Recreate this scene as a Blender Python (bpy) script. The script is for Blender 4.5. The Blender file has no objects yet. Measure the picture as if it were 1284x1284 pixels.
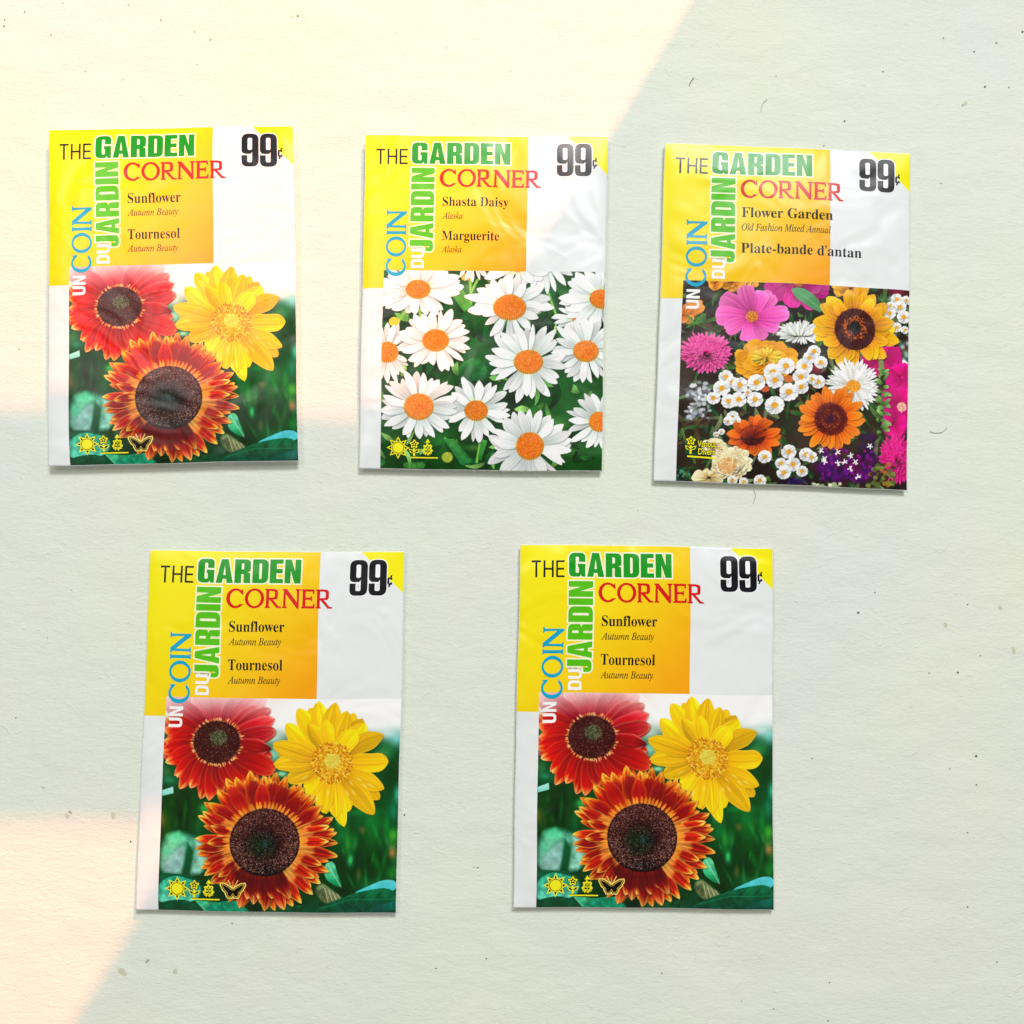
import bpy, bmesh, math, random
import numpy as np
from mathutils import Vector

# ------------------------------------------------------------------ scene, camera, light
sc = bpy.context.scene
col = sc.collection
F = 1284.0; TILT = math.radians(5.7); DIST = 0.3326
fwd = np.array([0, math.sin(TILT), -math.cos(TILT)]); upv = np.array([0, math.cos(TILT), math.sin(TILT)])
CAM = -DIST * fwd

def px(x, y, z=0.0):
    """point of the plane at height z seen at photograph pixel x, y"""
    d = fwd + (x - 642) / F * np.array([1, 0, 0]) + (642 - y) / F * upv
    t = (z - CAM[2]) / d[2]
    return CAM + d * t

cd = bpy.data.cameras.new('camera'); cam = bpy.data.objects.new('camera', cd); col.objects.link(cam)
cam.location = CAM; cam.rotation_euler = (TILT, 0, 0)
cd.sensor_width = 36; cd.angle = 2 * math.atan(642 / F); cd.clip_start = 0.01; cd.clip_end = 50
sc.camera = cam
sc.view_settings.view_transform = 'Standard'; sc.view_settings.look = 'None'
sc.view_settings.exposure = 0; sc.view_settings.gamma = 1

world = bpy.data.worlds.new('World'); sc.world = world; world.use_nodes = True
bg = world.node_tree.nodes['Background']
bg.inputs[0].default_value = (1.03, 0.985, 0.91, 1); wn = world.node_tree
_tc = wn.nodes.new('ShaderNodeTexCoord'); _sp = wn.nodes.new('ShaderNodeSeparateXYZ'); _mr = wn.nodes.new('ShaderNodeMapRange')
wn.links.new(_tc.outputs['Generated'], _sp.inputs[0]); wn.links.new(_sp.outputs['Z'], _mr.inputs['Value'])
_mr.inputs['From Min'].default_value = 0.1; _mr.inputs['From Max'].default_value = 0.95   # dim ceiling, bright room sides
_mr.inputs['To Min'].default_value = 0.57; _mr.inputs['To Max'].default_value = 0.16
wn.links.new(_mr.outputs['Result'], bg.inputs[1])

def lamp(name, kind, loc, target, energy, color, **kw):
    l = bpy.data.lights.new(name, kind); l.energy = energy; l.color = color
    for k, v in kw.items(): setattr(l, k, v)
    o = bpy.data.objects.new(name, l); col.objects.link(o); o.location = loc
    o.rotation_euler = (Vector(target) - Vector(loc)).to_track_quat('-Z', 'Y').to_euler()
    return o

# soft light of the room's window, from beyond the top of the picture
lamp('window_light', 'AREA', (0.55, 1.7, 2.1), (0, 0, 0), 55.5, (0.97, 0.975, 0.99), shape='RECTANGLE', size=0.9, size_y=0.6)
# overhead lamp added so its reflection veils the upper packets like sun haze
_p = Vector(px(215, 370)); _d = _p - Vector(CAM); _d.z = -_d.z
lamp('added_glare_lamp', 'AREA', _p + _d.normalized() * 1.6, _p, 5.0, (1.0, 0.96, 0.92), shape='RECTANGLE', size=0.56, size_y=0.36)
# low warm beam through the window
BEAM = Vector((0.36, 0.93, 0)).normalized() * math.sin(math.radians(60)) + Vector((0, 0, math.cos(math.radians(60))))
LAMP = BEAM * 8.0
lamp('sunbeam_lamp', 'SPOT', LAMP, (0, 0, 0), 3800, (1.0, 0.30, 0.13), spot_size=math.radians(14), spot_blend=0.1, shadow_soft_size=0.027)

# ------------------------------------------------------------------ helpers
def tag(o, label=None, cat=None, group=None, kind=None):
    for k, v in (('label', label), ('category', cat), ('group', group), ('kind', kind)):
        if v: o[k] = v
    return o

def mesh_obj(name, verts, faces, mat, parent=None, cols=None, smooth=True):
    me = bpy.data.meshes.new(name)
    verts = np.asarray(verts, dtype=np.float32)
    if isinstance(faces, np.ndarray):
        n, k = faces.shape
        me.vertices.add(len(verts)); me.vertices.foreach_set('co', verts.ravel())
        me.loops.add(n * k); me.loops.foreach_set('vertex_index', faces.astype(np.int32).ravel())
        me.polygons.add(n); me.polygons.foreach_set('loop_start', np.arange(0, n * k, k, dtype=np.int32))
        me.update(calc_edges=True); me.validate()
    else:
        me.from_pydata([tuple(map(float, v)) for v in verts], [], faces)
    if smooth:
        me.polygons.foreach_set('use_smooth', np.ones(len(me.polygons), dtype=bool))
    if cols is not None:
        a = me.color_attributes.new('Col', 'FLOAT_COLOR', 'POINT')
        c = np.ones((len(verts), 4), dtype=np.float32); c[:, :3] = cols
        a.data.foreach_set('color', c.ravel())
    me.materials.append(mat); me.update()
    o = bpy.data.objects.new(name, me); col.objects.link(o)
    if parent: o.parent = parent
    return o

def lin(c):
    c = np.asarray(c, dtype=np.float64) / 255.0
    return np.where(c <= 0.04045, c / 12.92, ((c + 0.055) / 1.055) ** 2.4)

AMB = 0.93           # paper albedo that shows display white in the shade is close to this
def ink(c): return np.clip((lin(c) * 1.04 - 0.010) / AMB, 0.0015, 0.93)

# ------------------------------------------------------------------ materials
def paper_mat(name, color=None, rough=0.32, wr=1.0):
    m = bpy.data.materials.new(name); m.use_nodes = True; nt = m.node_tree; N = nt.nodes; L = nt.links
    b = N['Principled BSDF']; b.inputs['Roughness'].default_value = rough
    b.inputs['Specular IOR Level'].default_value = 0.36
    if color is None:
        at = N.new('ShaderNodeAttribute'); at.attribute_name = 'Col'; L.new(at.outputs['Color'], b.inputs['Base Color'])
    else:
        b.inputs['Base Color'].default_value = (*[float(v) for v in color], 1)
    # creases and dents of a handled paper envelope, in world space so all parts of a packet share them
    ge = N.new('ShaderNodeNewGeometry')
    n1 = N.new('ShaderNodeTexNoise'); n1.inputs['Scale'].default_value = 42; n1.inputs['Detail'].default_value = 2.0
    n1.inputs['Distortion'].default_value = 0.8
    L.new(ge.outputs['Position'], n1.inputs['Vector'])
    vo = N.new('ShaderNodeTexVoronoi'); vo.feature = 'DISTANCE_TO_EDGE'; vo.inputs['Scale'].default_value = 26
    nd = N.new('ShaderNodeTexNoise'); nd.inputs['Scale'].default_value = 30; nd.inputs['Detail'].default_value = 2
    mx = N.new('ShaderNodeMix'); mx.data_type = 'VECTOR'; mx.inputs['Factor'].default_value = 0.035
    L.new(ge.outputs['Position'], nd.inputs['Vector']); L.new(ge.outputs['Position'], mx.inputs['A']); L.new(nd.outputs['Color'], mx.inputs['B'])
    L.new(mx.outputs['Result'], vo.inputs['Vector'])
    mr = N.new('ShaderNodeMapRange'); mr.inputs['From Max'].default_value = 0.10; mr.interpolation_type = 'SMOOTHSTEP'
    L.new(vo.outputs['Distance'], mr.inputs['Value'])
    # creases only in patches
    pt = N.new('ShaderNodeTexNoise'); pt.inputs['Scale'].default_value = 17; pt.inputs['Detail'].default_value = 1
    L.new(ge.outputs['Position'], pt.inputs['Vector'])
    pr = N.new('ShaderNodeMapRange'); pr.inputs['From Min'].default_value = 0.5; pr.inputs['From Max'].default_value = 0.68
    L.new(pt.outputs['Fac'], pr.inputs['Value'])
    mu = N.new('ShaderNodeMath'); mu.operation = 'MULTIPLY'; L.new(mr.outputs['Result'], mu.inputs[0]); L.new(pr.outputs['Result'], mu.inputs[1])
    b1 = N.new('ShaderNodeBump'); b1.inputs['Distance'].default_value = 0.0029 * wr; b1.inputs['Strength'].default_value = 0.5
    L.new(n1.outputs['Fac'], b1.inputs['Height'])
    b2 = N.new('ShaderNodeBump'); b2.inputs['Distance'].default_value = 0.00040 * wr; b2.inputs['Strength'].default_value = 0.5
    L.new(mu.outputs['Value'], b2.inputs['Height']); L.new(b1.outputs['Normal'], b2.inputs['Normal'])
    L.new(b2.outputs['Normal'], b.inputs['Normal'])
    return m

M_PRINT = paper_mat('printed_paper')
M_WHITE = paper_mat('white_coated_paper', (0.80, 0.835, 0.835))
_inks = {}
def ink_mat(rgb):
    if rgb not in _inks: _inks[rgb] = paper_mat('ink_%02x%02x%02x' % rgb, ink(rgb))
    return _inks[rgb]

def board_mat():
    m = bpy.data.materials.new('painted_board'); m.use_nodes = True; nt = m.node_tree; N = nt.nodes; L = nt.links
    b = N['Principled BSDF']; b.inputs['Roughness'].default_value = 0.62; b.inputs['Specular IOR Level'].default_value = 0.25
    tc = N.new('ShaderNodeTexCoord')
    def noise(scale, detail, sx=1, sy=1, rough=0.5, dist=0):
        mp = N.new('ShaderNodeMapping'); mp.inputs['Scale'].default_value = (sx, sy, 1)
        L.new(tc.outputs['Object'], mp.inputs['Vector'])
        n = N.new('ShaderNodeTexNoise'); n.inputs['Scale'].default_value = scale; n.inputs['Detail'].default_value = detail
        n.inputs['Roughness'].default_value = rough; n.inputs['Distortion'].default_value = dist
        L.new(mp.outputs['Vector'], n.inputs['Vector']); return n
    # faint green and rosy clouding of the old paint
    c1 = noise(19, 3); c2 = noise(11, 2, 1.3, 0.8)
    r1 = N.new('ShaderNodeValToRGB'); e = r1.color_ramp.elements
    e[0].position = 0.35; e[0].color = (0.715, 0.80, 0.70, 1); e[1].position = 0.65; e[1].color = (0.785, 0.785, 0.70, 1)
    L.new(c1.outputs['Fac'], r1.inputs['Fac'])
    r2 = N.new('ShaderNodeValToRGB'); e = r2.color_ramp.elements
    e[0].position = 0.35; e[0].color = (0.77, 0.82, 0.66, 1); e[1].position = 0.7; e[1].color = (0.73, 0.785, 0.73, 1)
    L.new(c2.outputs['Fac'], r2.inputs['Fac'])
    mx = N.new('ShaderNodeMix'); mx.data_type = 'RGBA'; mx.inputs['Factor'].default_value = 0.5
    L.new(r1.outputs['Color'], mx.inputs['A']); L.new(r2.outputs['Color'], mx.inputs['B'])
    L.new(mx.outputs['Result'], b.inputs['Base Color'])
    # brushed relief: threads along x, grain and lumps
    n1 = noise(420, 5, 1, 2.3, 0.68, 0.4); n2 = noise(1300, 3, 1, 1.3, 0.6); n3 = noise(45, 3, 1, 1.5); 
    lv = noise(210, 2, 1.0, 1.2, 0.5, 1.5)
    lr = N.new('ShaderNodeMapRange'); lr.inputs['From Min'].default_value = 0.66; lr.inputs['From Max'].default_value = 0.80
    L.new(lv.outputs['Fac'], lr.inputs['Value'])
    prev = None
    for src, dist in ((n3.outputs['Fac'], 0.0010), (n1.outputs['Fac'], 0.00023), (n2.outputs['Fac'], 0.00010), (lr.outputs['Result'], 0.00012)):
        bp = N.new('ShaderNodeBump'); bp.inputs['Strength'].default_value = 0.9; bp.inputs['Distance'].default_value = dist
        L.new(src, bp.inputs['Height'])
        if prev: L.new(prev, bp.inputs['Normal'])
        prev = bp.outputs['Normal']
    L.new(prev, b.inputs['Normal'])
    return m

def plain_mat(name, c, rough=0.6):
    m = bpy.data.materials.new(name); m.use_nodes = True; b = m.node_tree.nodes['Principled BSDF']
    n = m.node_tree.nodes.new('ShaderNodeTexNoise'); n.inputs['Scale'].default_value = 600
    r = m.node_tree.nodes.new('ShaderNodeValToRGB')
    r.color_ramp.elements[0].color = (*[v * 0.75 for v in c], 1); r.color_ramp.elements[1].color = (*[min(1, v * 1.2) for v in c], 1)
    m.node_tree.links.new(n.outputs['Fac'], r.inputs['Fac']); m.node_tree.links.new(r.outputs['Color'], b.inputs['Base Color'])
    b.inputs['Roughness'].default_value = rough
    return m

# ------------------------------------------------------------------ the setting
tb = mesh_obj('tabletop', [(-1.2, -1.2, 0), (1.2, -1.2, 0), (1.2, 1.2, 0), (-1.2, 1.2, 0)], [(0, 1, 2, 3)], board_mat())
tag(tb, kind='structure')

# unseen blockers added to cut the beam into window patches: slanting slab and bar
WY = 0.62
def on_blocker(x, y):
    p = Vector(px(x, y)); d = LAMP - p; t = (WY - p.y) / d.y
    return p + d * t
def slab(name, quad, mat, th=0.012, parent=None):
    q = [on_blocker(*p) for p in quad]; n = BEAM * (th / BEAM.y)
    v = [tuple(p) for p in q] + [tuple(p + n) for p in q]
    f = [(0, 1, 2, 3), (7, 6, 5, 4)] + [(i, i + 4, (i + 1) % 4 + 4, (i + 1) % 4) for i in range(4)]
    return mesh_obj(name, v, f, mat, parent, smooth=False)
def edge_x(y): return 866 - 0.605 * y
M_BLOCKER = plain_mat('blocker_white', (0.7, 0.7, 0.68))
tag(slab('beam_blocker', [(edge_x(-150), -150), (1500, -150), (1500, 1450), (edge_x(1450), 1450)], M_BLOCKER), kind='structure')
tag(slab('beam_blocker_bar', [(-150, 506), (edge_x(512), 524), (edge_x(1032), 1034), (-150, 1031)], M_BLOCKER), kind='structure')

# ------------------------------------------------------------------ painter for the printed photographs
def noise2(h, w, cells, rng):
    gy = max(2, int(cells)); gx = max(2, int(cells * w / h))
    g = rng.random((gy + 2, gx + 2))
    y = np.linspace(0, gy, h); x = np.linspace(0, gx, w)
    yi = y.astype(int); xi = x.astype(int); fy = y - yi; fx = x - xi
    fy = (fy * fy * (3 - 2 * fy))[:, None]; fx = (fx * fx * (3 - 2 * fx))[None, :]
    a = g[np.ix_(yi, xi)]; b = g[np.ix_(yi, xi + 1)]; c = g[np.ix_(yi + 1, xi)]; d = g[np.ix_(yi + 1, xi + 1)]
    return (a * (1 - fx) + b * fx) * (1 - fy) + (c * (1 - fx) + d * fx) * fy
def fbm(h, w, cells, rng, octs=4):
    s = 0; t = 0
    for i in range(octs):
        s = s + noise2(h, w, cells * 2 ** i, rng) * 0.5 ** i; t += 0.5 ** i
    return s / t

def lerp_stops(stops, s):
    xs = [a for a, _ in stops]; cs = np.array([c for _, c in stops], dtype=float)
    return np.stack([np.interp(s, xs, cs[:, k]) for k in range(3)], axis=-1)

class Canvas:
    def __init__(self, corners, W, H, seed, base):
        self.W, self.H = W, H; self.c = corners; self.var = 0.13; self.rng = np.random.default_rng(seed)
        self.a = np.zeros((H, W, 3)) + np.array(base, dtype=float)
    def p(self, x, y):
        (x0, y0), (x1, y1), (x2, y2), (x3, y3) = self.c      # TL TR BL BR in crop pixels
        u = v = 0.5
        for _ in range(8):
            u = (x - (x0 + (x2 - x0) * v)) / ((x1 + (x3 - x1) * v) - (x0 + (x2 - x0) * v))
            v = (y - (y0 + (y1 - y0) * u)) / ((y2 + (y3 - y2) * u) - (y0 + (y1 - y0) * u))
        return u * self.W, v * self.H
    def k(self): return self.W / (self.c[1][0] - self.c[0][0])
    def patch(self, x0, y0, x1, y1):
        x0 = max(0, int(x0)); y0 = max(0, int(y0)); x1 = min(self.W, int(x1) + 2); y1 = min(self.H, int(y1) + 2)
        if x1 <= x0 or y1 <= y0: return None
        X, Y = np.meshgrid(np.arange(x0, x1) + 0.5, np.arange(y0, y1) + 0.5)
        return X, Y, (slice(y0, y1), slice(x0, x1))
    def over(self, sl, col, m):
        m = m[..., None] if m.ndim == 2 else m
        self.a[sl] = self.a[sl] * (1 - m) + col * m
    def blob(self, x, y, rx, ry, c, a=1.0, rot=0, hard=0.0, conv=True):
        if conv: x, y = self.p(x, y); k = self.k(); rx *= k; ry *= k
        R = max(rx, ry) * (2.4 if hard == 0 else 1.1) + 2
        P = self.patch(x - R, y - R, x + R, y + R)
        if P is None: return
        X, Y, sl = P; cr, sr = math.cos(rot), math.sin(rot)
        dx = (X - x) * cr + (Y - y) * sr; dy = -(X - x) * sr + (Y - y) * cr
        r = np.sqrt((dx / rx) ** 2 + (dy / ry) ** 2)
        m = np.exp(-r * r * 1.3) if hard == 0 else np.clip((1 - r) * min(rx, ry) * hard + 0.5, 0, 1)
        self.over(sl, np.array(c, float), m * a)
    def line(self, pts, w, c, a=1.0, conv=True, w2=None):
        k = self.k()
        if conv: pts = [self.p(*q) for q in pts]; w *= k; w2 = w2 * k if w2 is not None else None
        n = len(pts) - 1
        xs = [q[0] for q in pts]; ys = [q[1] for q in pts]
        P = self.patch(min(xs) - w - 2, min(ys) - w - 2, max(xs) + w + 2, max(ys) + w + 2)
        if P is None: return
        X, Y, sl = P; M = np.zeros(X.shape)
        for i in range(n):
            (ax, ay), (bx, by) = pts[i], pts[i + 1]; L2 = (bx - ax) ** 2 + (by - ay) ** 2 + 1e-6
            t = np.clip(((X - ax) * (bx - ax) + (Y - ay) * (by - ay)) / L2, 0, 1)
            d = np.hypot(X - ax - t * (bx - ax), Y - ay - t * (by - ay))
            g = (i + t) / n; hw = (w if w2 is None else w + (w2 - w) * g) / 2
            M = np.maximum(M, np.clip(hw - d + 0.5, 0, 1))
        self.over(sl, np.array(c, float), M * a)
    def poly(self, pts, c0, c1=None, a=1.0, soft=1.0, tex=0.0, gdir=(0, 1), conv=True):
        if conv: pts = [self.p(*q) for q in pts]
        if len(pts) > 4:
            for _ in range(2):
                pts = [q for i in range(len(pts)) for q in ((.75 * pts[i][0] + .25 * pts[(i + 1) % len(pts)][0], .75 * pts[i][1] + .25 * pts[(i + 1) % len(pts)][1]),
                                                             (.25 * pts[i][0] + .75 * pts[(i + 1) % len(pts)][0], .25 * pts[i][1] + .75 * pts[(i + 1) % len(pts)][1]))]
        xs = np.array([q[0] for q in pts]); ys = np.array([q[1] for q in pts]); n = len(pts)
        P = self.patch(xs.min() - soft - 1, ys.min() - soft - 1, xs.max() + soft + 1, ys.max() + soft + 1)
        if P is None: return
        X, Y, sl = P; D = np.full(X.shape, 1e9); ins = np.zeros(X.shape, bool)
        for i in range(n):
            ax, ay, bx, by = xs[i], ys[i], xs[(i + 1) % n], ys[(i + 1) % n]
            L2 = (bx - ax) ** 2 + (by - ay) ** 2 + 1e-9
            t = np.clip(((X - ax) * (bx - ax) + (Y - ay) * (by - ay)) / L2, 0, 1)
            D = np.minimum(D, np.hypot(X - ax - t * (bx - ax), Y - ay - t * (by - ay)))
            if abs(by - ay) > 1e-9:
                ins ^= ((ay > Y) != (by > Y)) & (X < (bx - ax) * (Y - ay) / (by - ay) + ax)
        m = np.clip(np.where(ins, D, -D) / soft + 0.5, 0, 1) * a
        c = np.array(c0, float)
        if c1 is not None:
            g = (X * gdir[0] + Y * gdir[1]); g0 = (xs * gdir[0] + ys * gdir[1])
            g = np.clip((g - g0.min()) / (np.ptp(g0) + 1e-6), 0, 1)[..., None]
            c = c * (1 - g) + np.array(c1, float) * g
        if tex:
            c = c * (1 + tex * (fbm(X.shape[0], X.shape[1], max(3, X.shape[0] / 14), self.rng) - 0.5)[..., None] * 2)
        self.over(sl, c, m)
    def petal(self, bx, by, tx, ty, w, stops, bend=0.0, sm=0.55, q=2.0, b0=0.4, streak=0.12, rib=0.0, edge=None, ea=0.5,
              shadow=0.35, fold=0.0, conv=True, freq=9, tipw=0.0, sh=(1.4, 2.0)):
        r = self.rng
        if conv: bx, by = self.p(bx, by); tx, ty = self.p(tx, ty); w *= self.k(); bend *= self.k()
        L = math.hypot(tx - bx, ty - by) + 1e-6; dx, dy = (tx - bx) / L, (ty - by) / L
        pad = w + abs(bend) + 6
        P = self.patch(min(bx, tx) - pad, min(by, ty) - pad, max(bx, tx) + pad, max(by, ty) + pad)
        if P is None: return
        X, Y, sl = P
        ph = r.random(6) * 6.28; wob = r.random(2) * 6.28
        def field(X, Y):
            s = ((X - bx) * dx + (Y - by) * dy) / L
            pp = -(X - bx) * dy + (Y - by) * dx - bend * 4 * s * (1 - s)
            sc_ = np.clip(s, 0, 1)
            pr = np.where(sc_ < sm, b0 + (1 - b0) * np.sin(np.clip(sc_ / sm, 0, 1) * math.pi / 2),
                          np.power(np.clip(1 - np.power(np.clip((sc_ - sm) / (1 - sm), 0, 1), q), 0, 1), 0.75))
            hw = w * pr * (1 + 0.05 * np.sin(s * 11 + wob[0]))
            return s, pp, hw
        if shadow:
            s, pp, hw = field(X - sh[0], Y - sh[1])
            m = np.clip((hw + 1.8 - np.abs(pp)) / 4.6, 0, 1) * np.clip((1.02 - s) * L / 3, 0, 1) * (s > -0.02)
            self.a[sl] = self.a[sl] * (1 - shadow * m[..., None])
        s, pp, hw = field(X, Y)
        s = s + (.025 * np.sin(pp / max(w, 2) * 5 + ph[4]) + .02 * np.sin(pp / max(w, 2) * 11 + ph[5])) * np.clip(s, 0, 1)
        m = np.clip(hw - np.abs(pp) + 0.5, 0, 1) * np.clip((1 - s) * L + 0.5, 0, 1) * np.clip(s * L + 0.5, 0, 1)
        t = pp / np.maximum(hw, 0.6)
        tt = np.clip(t, -1, 1)
        c = lerp_stops(stops, np.clip(s + 0.10 * np.sin(tt * 5 + ph[0]) * np.clip(s, 0, 1) * streak * 5 * 0.5, 0, 1))
        st = (np.sin(tt * freq + ph[1] + s * 1.5) + 0.7 * np.sin(tt * freq * 2.1 + ph[2] - s * 2) + 0.5 * np.sin(tt * freq * 3.7 + ph[3])) / 2.2
        fib = r.normal(0, 1, 40); fib = np.interp((tt + 1) * 19.5, np.arange(40), fib)
        c = c * (1 + streak * (st + .55 * fib)[..., None]) * (1 + self.var * (r.random() - 0.5) * 2)
        if fold: c = c * (1 + fold * tt[..., None])
        if rib: c = c * (1 - rib * np.exp(-(tt / 0.10) ** 2) * np.clip(1.1 - s, 0, 1))[..., None]
        if edge is not None:
            e = np.clip((np.abs(tt) - 0.62) / 0.38, 0, 1) ** 1.5 * ea
            e = np.maximum(e, np.clip((s - (1 - tipw)) / max(tipw, 1e-3), 0, 1) * ea * 1.2 if tipw else 0)
            e = np.clip(e, 0, 1)[..., None]
            c = c * (1 - e) + np.array(edge, float) * e
        self.over(sl, np.clip(c, 0, 255), m)
    def disc(self, x, y, rx, ry, base, cols, n, dot=1.3, dark=None, jitter=0.5, elong=1.0, inner=0.0, a=0.9, soft=False):
        """seed head: spiral of florets; dark = (dx,dy,r,colour) soft patch under the florets"""
        if soft: self.blob(x, y, rx * .75, ry * .75, base, .85)
        else: self.blob(x, y, rx * .97, ry * .97, base, 1, 0, 1.0)
        cx, cy = self.p(x, y); k = self.k(); rx *= k; ry *= k
        if dark:
            for (ddx, ddy, rr, cc, al) in dark: self.blob(x + ddx, y + ddy, rr, rr, cc, al)
        r = self.rng
        for i in range(n):
            f = (inner + (1 - inner) * math.sqrt((i + 0.5) / n)) * 1.025; th = i * 2.39996 + r.normal() * 0.05
            px_, py_ = cx + rx * f * math.cos(th), cy + ry * f * math.sin(th)
            c = np.array(cols[r.integers(len(cols))], float) * (0.8 + 0.4 * r.random())
            self.blob(px_ + r.normal() * jitter, py_ + r.normal() * jitter, dot * elong, dot, c, a * (0.5 + 0.5 * r.random()), th, 1.0, conv=False)
    def finish(self, grain=5):
        g = self.rng.normal(0, 1, (self.H, self.W, 1)) * grain
        a = np.clip(self.a + g, 0, 255)
        return a

def flower(cv, cx, cy, tips, w, stops, r0=0.0, jit=0.12, **kw):
    r = cv.rng
    for (tx, ty) in tips:
        b = (cx + (tx - cx) * r0, cy + (ty - cy) * r0)
        cv.petal(b[0], b[1], tx, ty, w * (1 + jit * r.normal()), stops, bend=r.normal() * w * 0.22, **kw)

def ring_tips(cx, cy, R, n, rng, ry=None, jit=0.08, a0=0.0, ang=0.25):
    ry = ry or R; out = []
    for i in range(n):
        th = a0 + 2 * math.pi * (i + ang * rng.normal()) / n; f = 1 + jit * rng.normal()
        out.append((cx + R * f * math.cos(th), cy + ry * f * math.sin(th)))
    return out

# ---- printed photograph of three sunflowers
def paint_sunflowers():
    cv = Canvas([(137, 33), (1210, 38), (122, 1015), (1212, 1030)], 592, 544, 7, (12, 62, 30)); r = cv.rng
    H, W = cv.H, cv.W
    n = fbm(H, W, 5, r)[..., None]
    cv.a = cv.a * (0.55 + 0.9 * n)
    # pale sky at the top, melting into the greens
    for x in range(100, 1300, 70): cv.blob(x, 60, 130, 100, (243, 243, 238), 0.95)
    for x in range(600, 1300, 60): cv.blob(x, 130, 110, 70, (238, 242, 238), 0.9)
    cv.blob(620, 215, 70, 30, (205, 232, 214), .9); cv.blob(640, 290, 60, 45, (140, 214, 180), .9)
    cv.blob(1190, 225, 50, 45, (120, 208, 205), .9); cv.blob(1150, 200, 50, 26, (205, 232, 226), .8)
    G = [(1150, 280, 45, 50, (40, 120, 60), .95), (1180, 400, 50, 90, (2, 60, 28), .95), (1120, 300, 50, 30, (95, 160, 90), .5), (1000, 480, 70, 60, (4, 70, 30), .9),
         (680, 380, 30, 14, (150, 225, 180), .95), (150, 380, 30, 40, (60, 120, 60), .8), (180, 420, 60, 40, (30, 110, 70), .7),
         (220, 560, 90, 110, (8, 48, 14), .95), (160, 600, 30, 110, (55, 85, 25), .6), (330, 540, 26, 20, (60, 190, 80), .9), (300, 620, 30, 60, (20, 90, 50), .6),
         (140, 590, 12, 40, (150, 120, 50), .6), (270, 520, 20, 80, (40, 80, 30), .5),
         (960, 660, 50, 90, (16, 110, 48), .8), (1100, 640, 60, 110, (10, 96, 36), .9), (1190, 560, 22, 50, (20, 130, 90), .8), (1050, 560, 80, 20, (30, 140, 60), .7),
         (1190, 670, 26, 40, (70, 170, 50), .9), (1190, 750, 20, 30, (190, 120, 70), .85), (1050, 640, 16, 24, (150, 100, 50), .8), (1000, 780, 14, 30, (60, 205, 110), .9),
         (1110, 800, 26, 60, (8, 56, 20), .85), (1190, 850, 30, 40, (40, 130, 50), .8), (985, 700, 14, 60, (80, 180, 60), .5), (1040, 850, 16, 40, (110, 110, 50), .6),
         (1160, 620, 14, 60, (30, 160, 60), .5), (950, 860, 40, 40, (6, 60, 32), .9), (1100, 900, 80, 40, (20, 120, 60), .6),
         (1075, 600, 60, 40, (20, 120, 52), .7), (1205, 480, 16, 40, (60, 190, 160), .8)]
    for x, y, a, b, c, al in G: cv.blob(x, y, a, b, c, al)
    for i in range(30):
        cv.blob(930 + r.random() * 280, 560 + r.random() * 330, 6 + r.random() * 12, 20 + r.random() * 40,
                [(10, 90, 30), (50, 160, 60), (5, 50, 20), (90, 190, 90)][r.integers(4)], 0.35, r.normal() * 0.3)
    for i in range(16):
        cv.blob(140 + r.random() * 200, 480 + r.random() * 150, 5 + r.random() * 8, 20 + r.random() * 40, [(10, 60, 20), (40, 100, 40), (4, 30, 10)][r.integers(3)], 0.5)
    # pale turquoise leaves at the left
    cv.poly([(133, 462), (183, 445), (185, 475), (133, 488)], (170, 228, 215), (120, 205, 190), 1, 1.6)
    cv.blob(165, 415, 26, 14, (60, 150, 110), .6)
    cv.poly([(140, 690), (190, 645), (250, 660), (330, 690), (350, 760), (330, 840), (240, 850), (150, 840), (125, 800)], (70, 160, 124), (150, 210, 190), .85, 14, .35)
    cv.poly([(150, 790), (230, 700), (250, 760), (220, 840), (140, 845)], (150, 190, 186), (140, 184, 180), .7, 12, .25)
    cv.poly([(255, 700), (285, 740), (270, 850), (230, 850)], (8, 80, 40), (5, 60, 30), .9, 8)
    cv.poly([(290, 690), (350, 700), (345, 790), (310, 840)], (176, 222, 208), (130, 204, 180), .8, 11, .25)
    cv.poly([(155, 665), (215, 650), (250, 690), (175, 745)], (70, 205, 140), (130, 215, 175), .7, 11, .25)
    cv.blob(160, 740, 20, 30, (90, 215, 160), .7)
    # big leaves along the bottom
    cv.poly([(122, 850), (160, 838), (300, 860), (330, 900), (340, 1040), (110, 1040)], (10, 84, 52), (6, 66, 44), 1, 2, .25)
    cv.poly([(122, 900), (150, 870), (200, 850), (280, 870), (325, 900), (310, 960), (250, 980), (180, 965), (122, 985)], (40, 150, 116), (90, 196, 166), 1, 3, .5)
    cv.poly([(122, 985), (230, 955), (330, 1000), (300, 1040), (110, 1040)], (14, 86, 54), (4, 66, 42), 1, 1.6, .3)
    for i in range(5): cv.line([(200, 960), (130 + i * 34, 880 + abs(i - 2) * 6)], 1.6, (150, 220, 190), .35)
    cv.poly([(290, 965), (400, 975), (420, 1030), (350, 1035)], (70, 180, 130), (50, 160, 118), .9, 3, .5)
    cv.poly([(340, 1000), (420, 965), (560, 970), (600, 1035), (320, 1040)], (40, 160, 118), (20, 128, 92), 1, 2, .35)
    cv.line([(300, 970), (350, 1030)], 2, (170, 230, 190), .6); cv.line([(410, 970), (430, 1035)], 3, (10, 80, 50), .7)
    cv.poly([(480, 960), (900, 960), (900, 1040), (560, 1040)], (10, 60, 34), (4, 40, 22), 1, 6, .3)
    cv.poly([(600, 1000), (800, 985), (820, 1035), (590, 1040)], (10, 80, 48), (8, 70, 40), 1, 3, .3)
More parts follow.
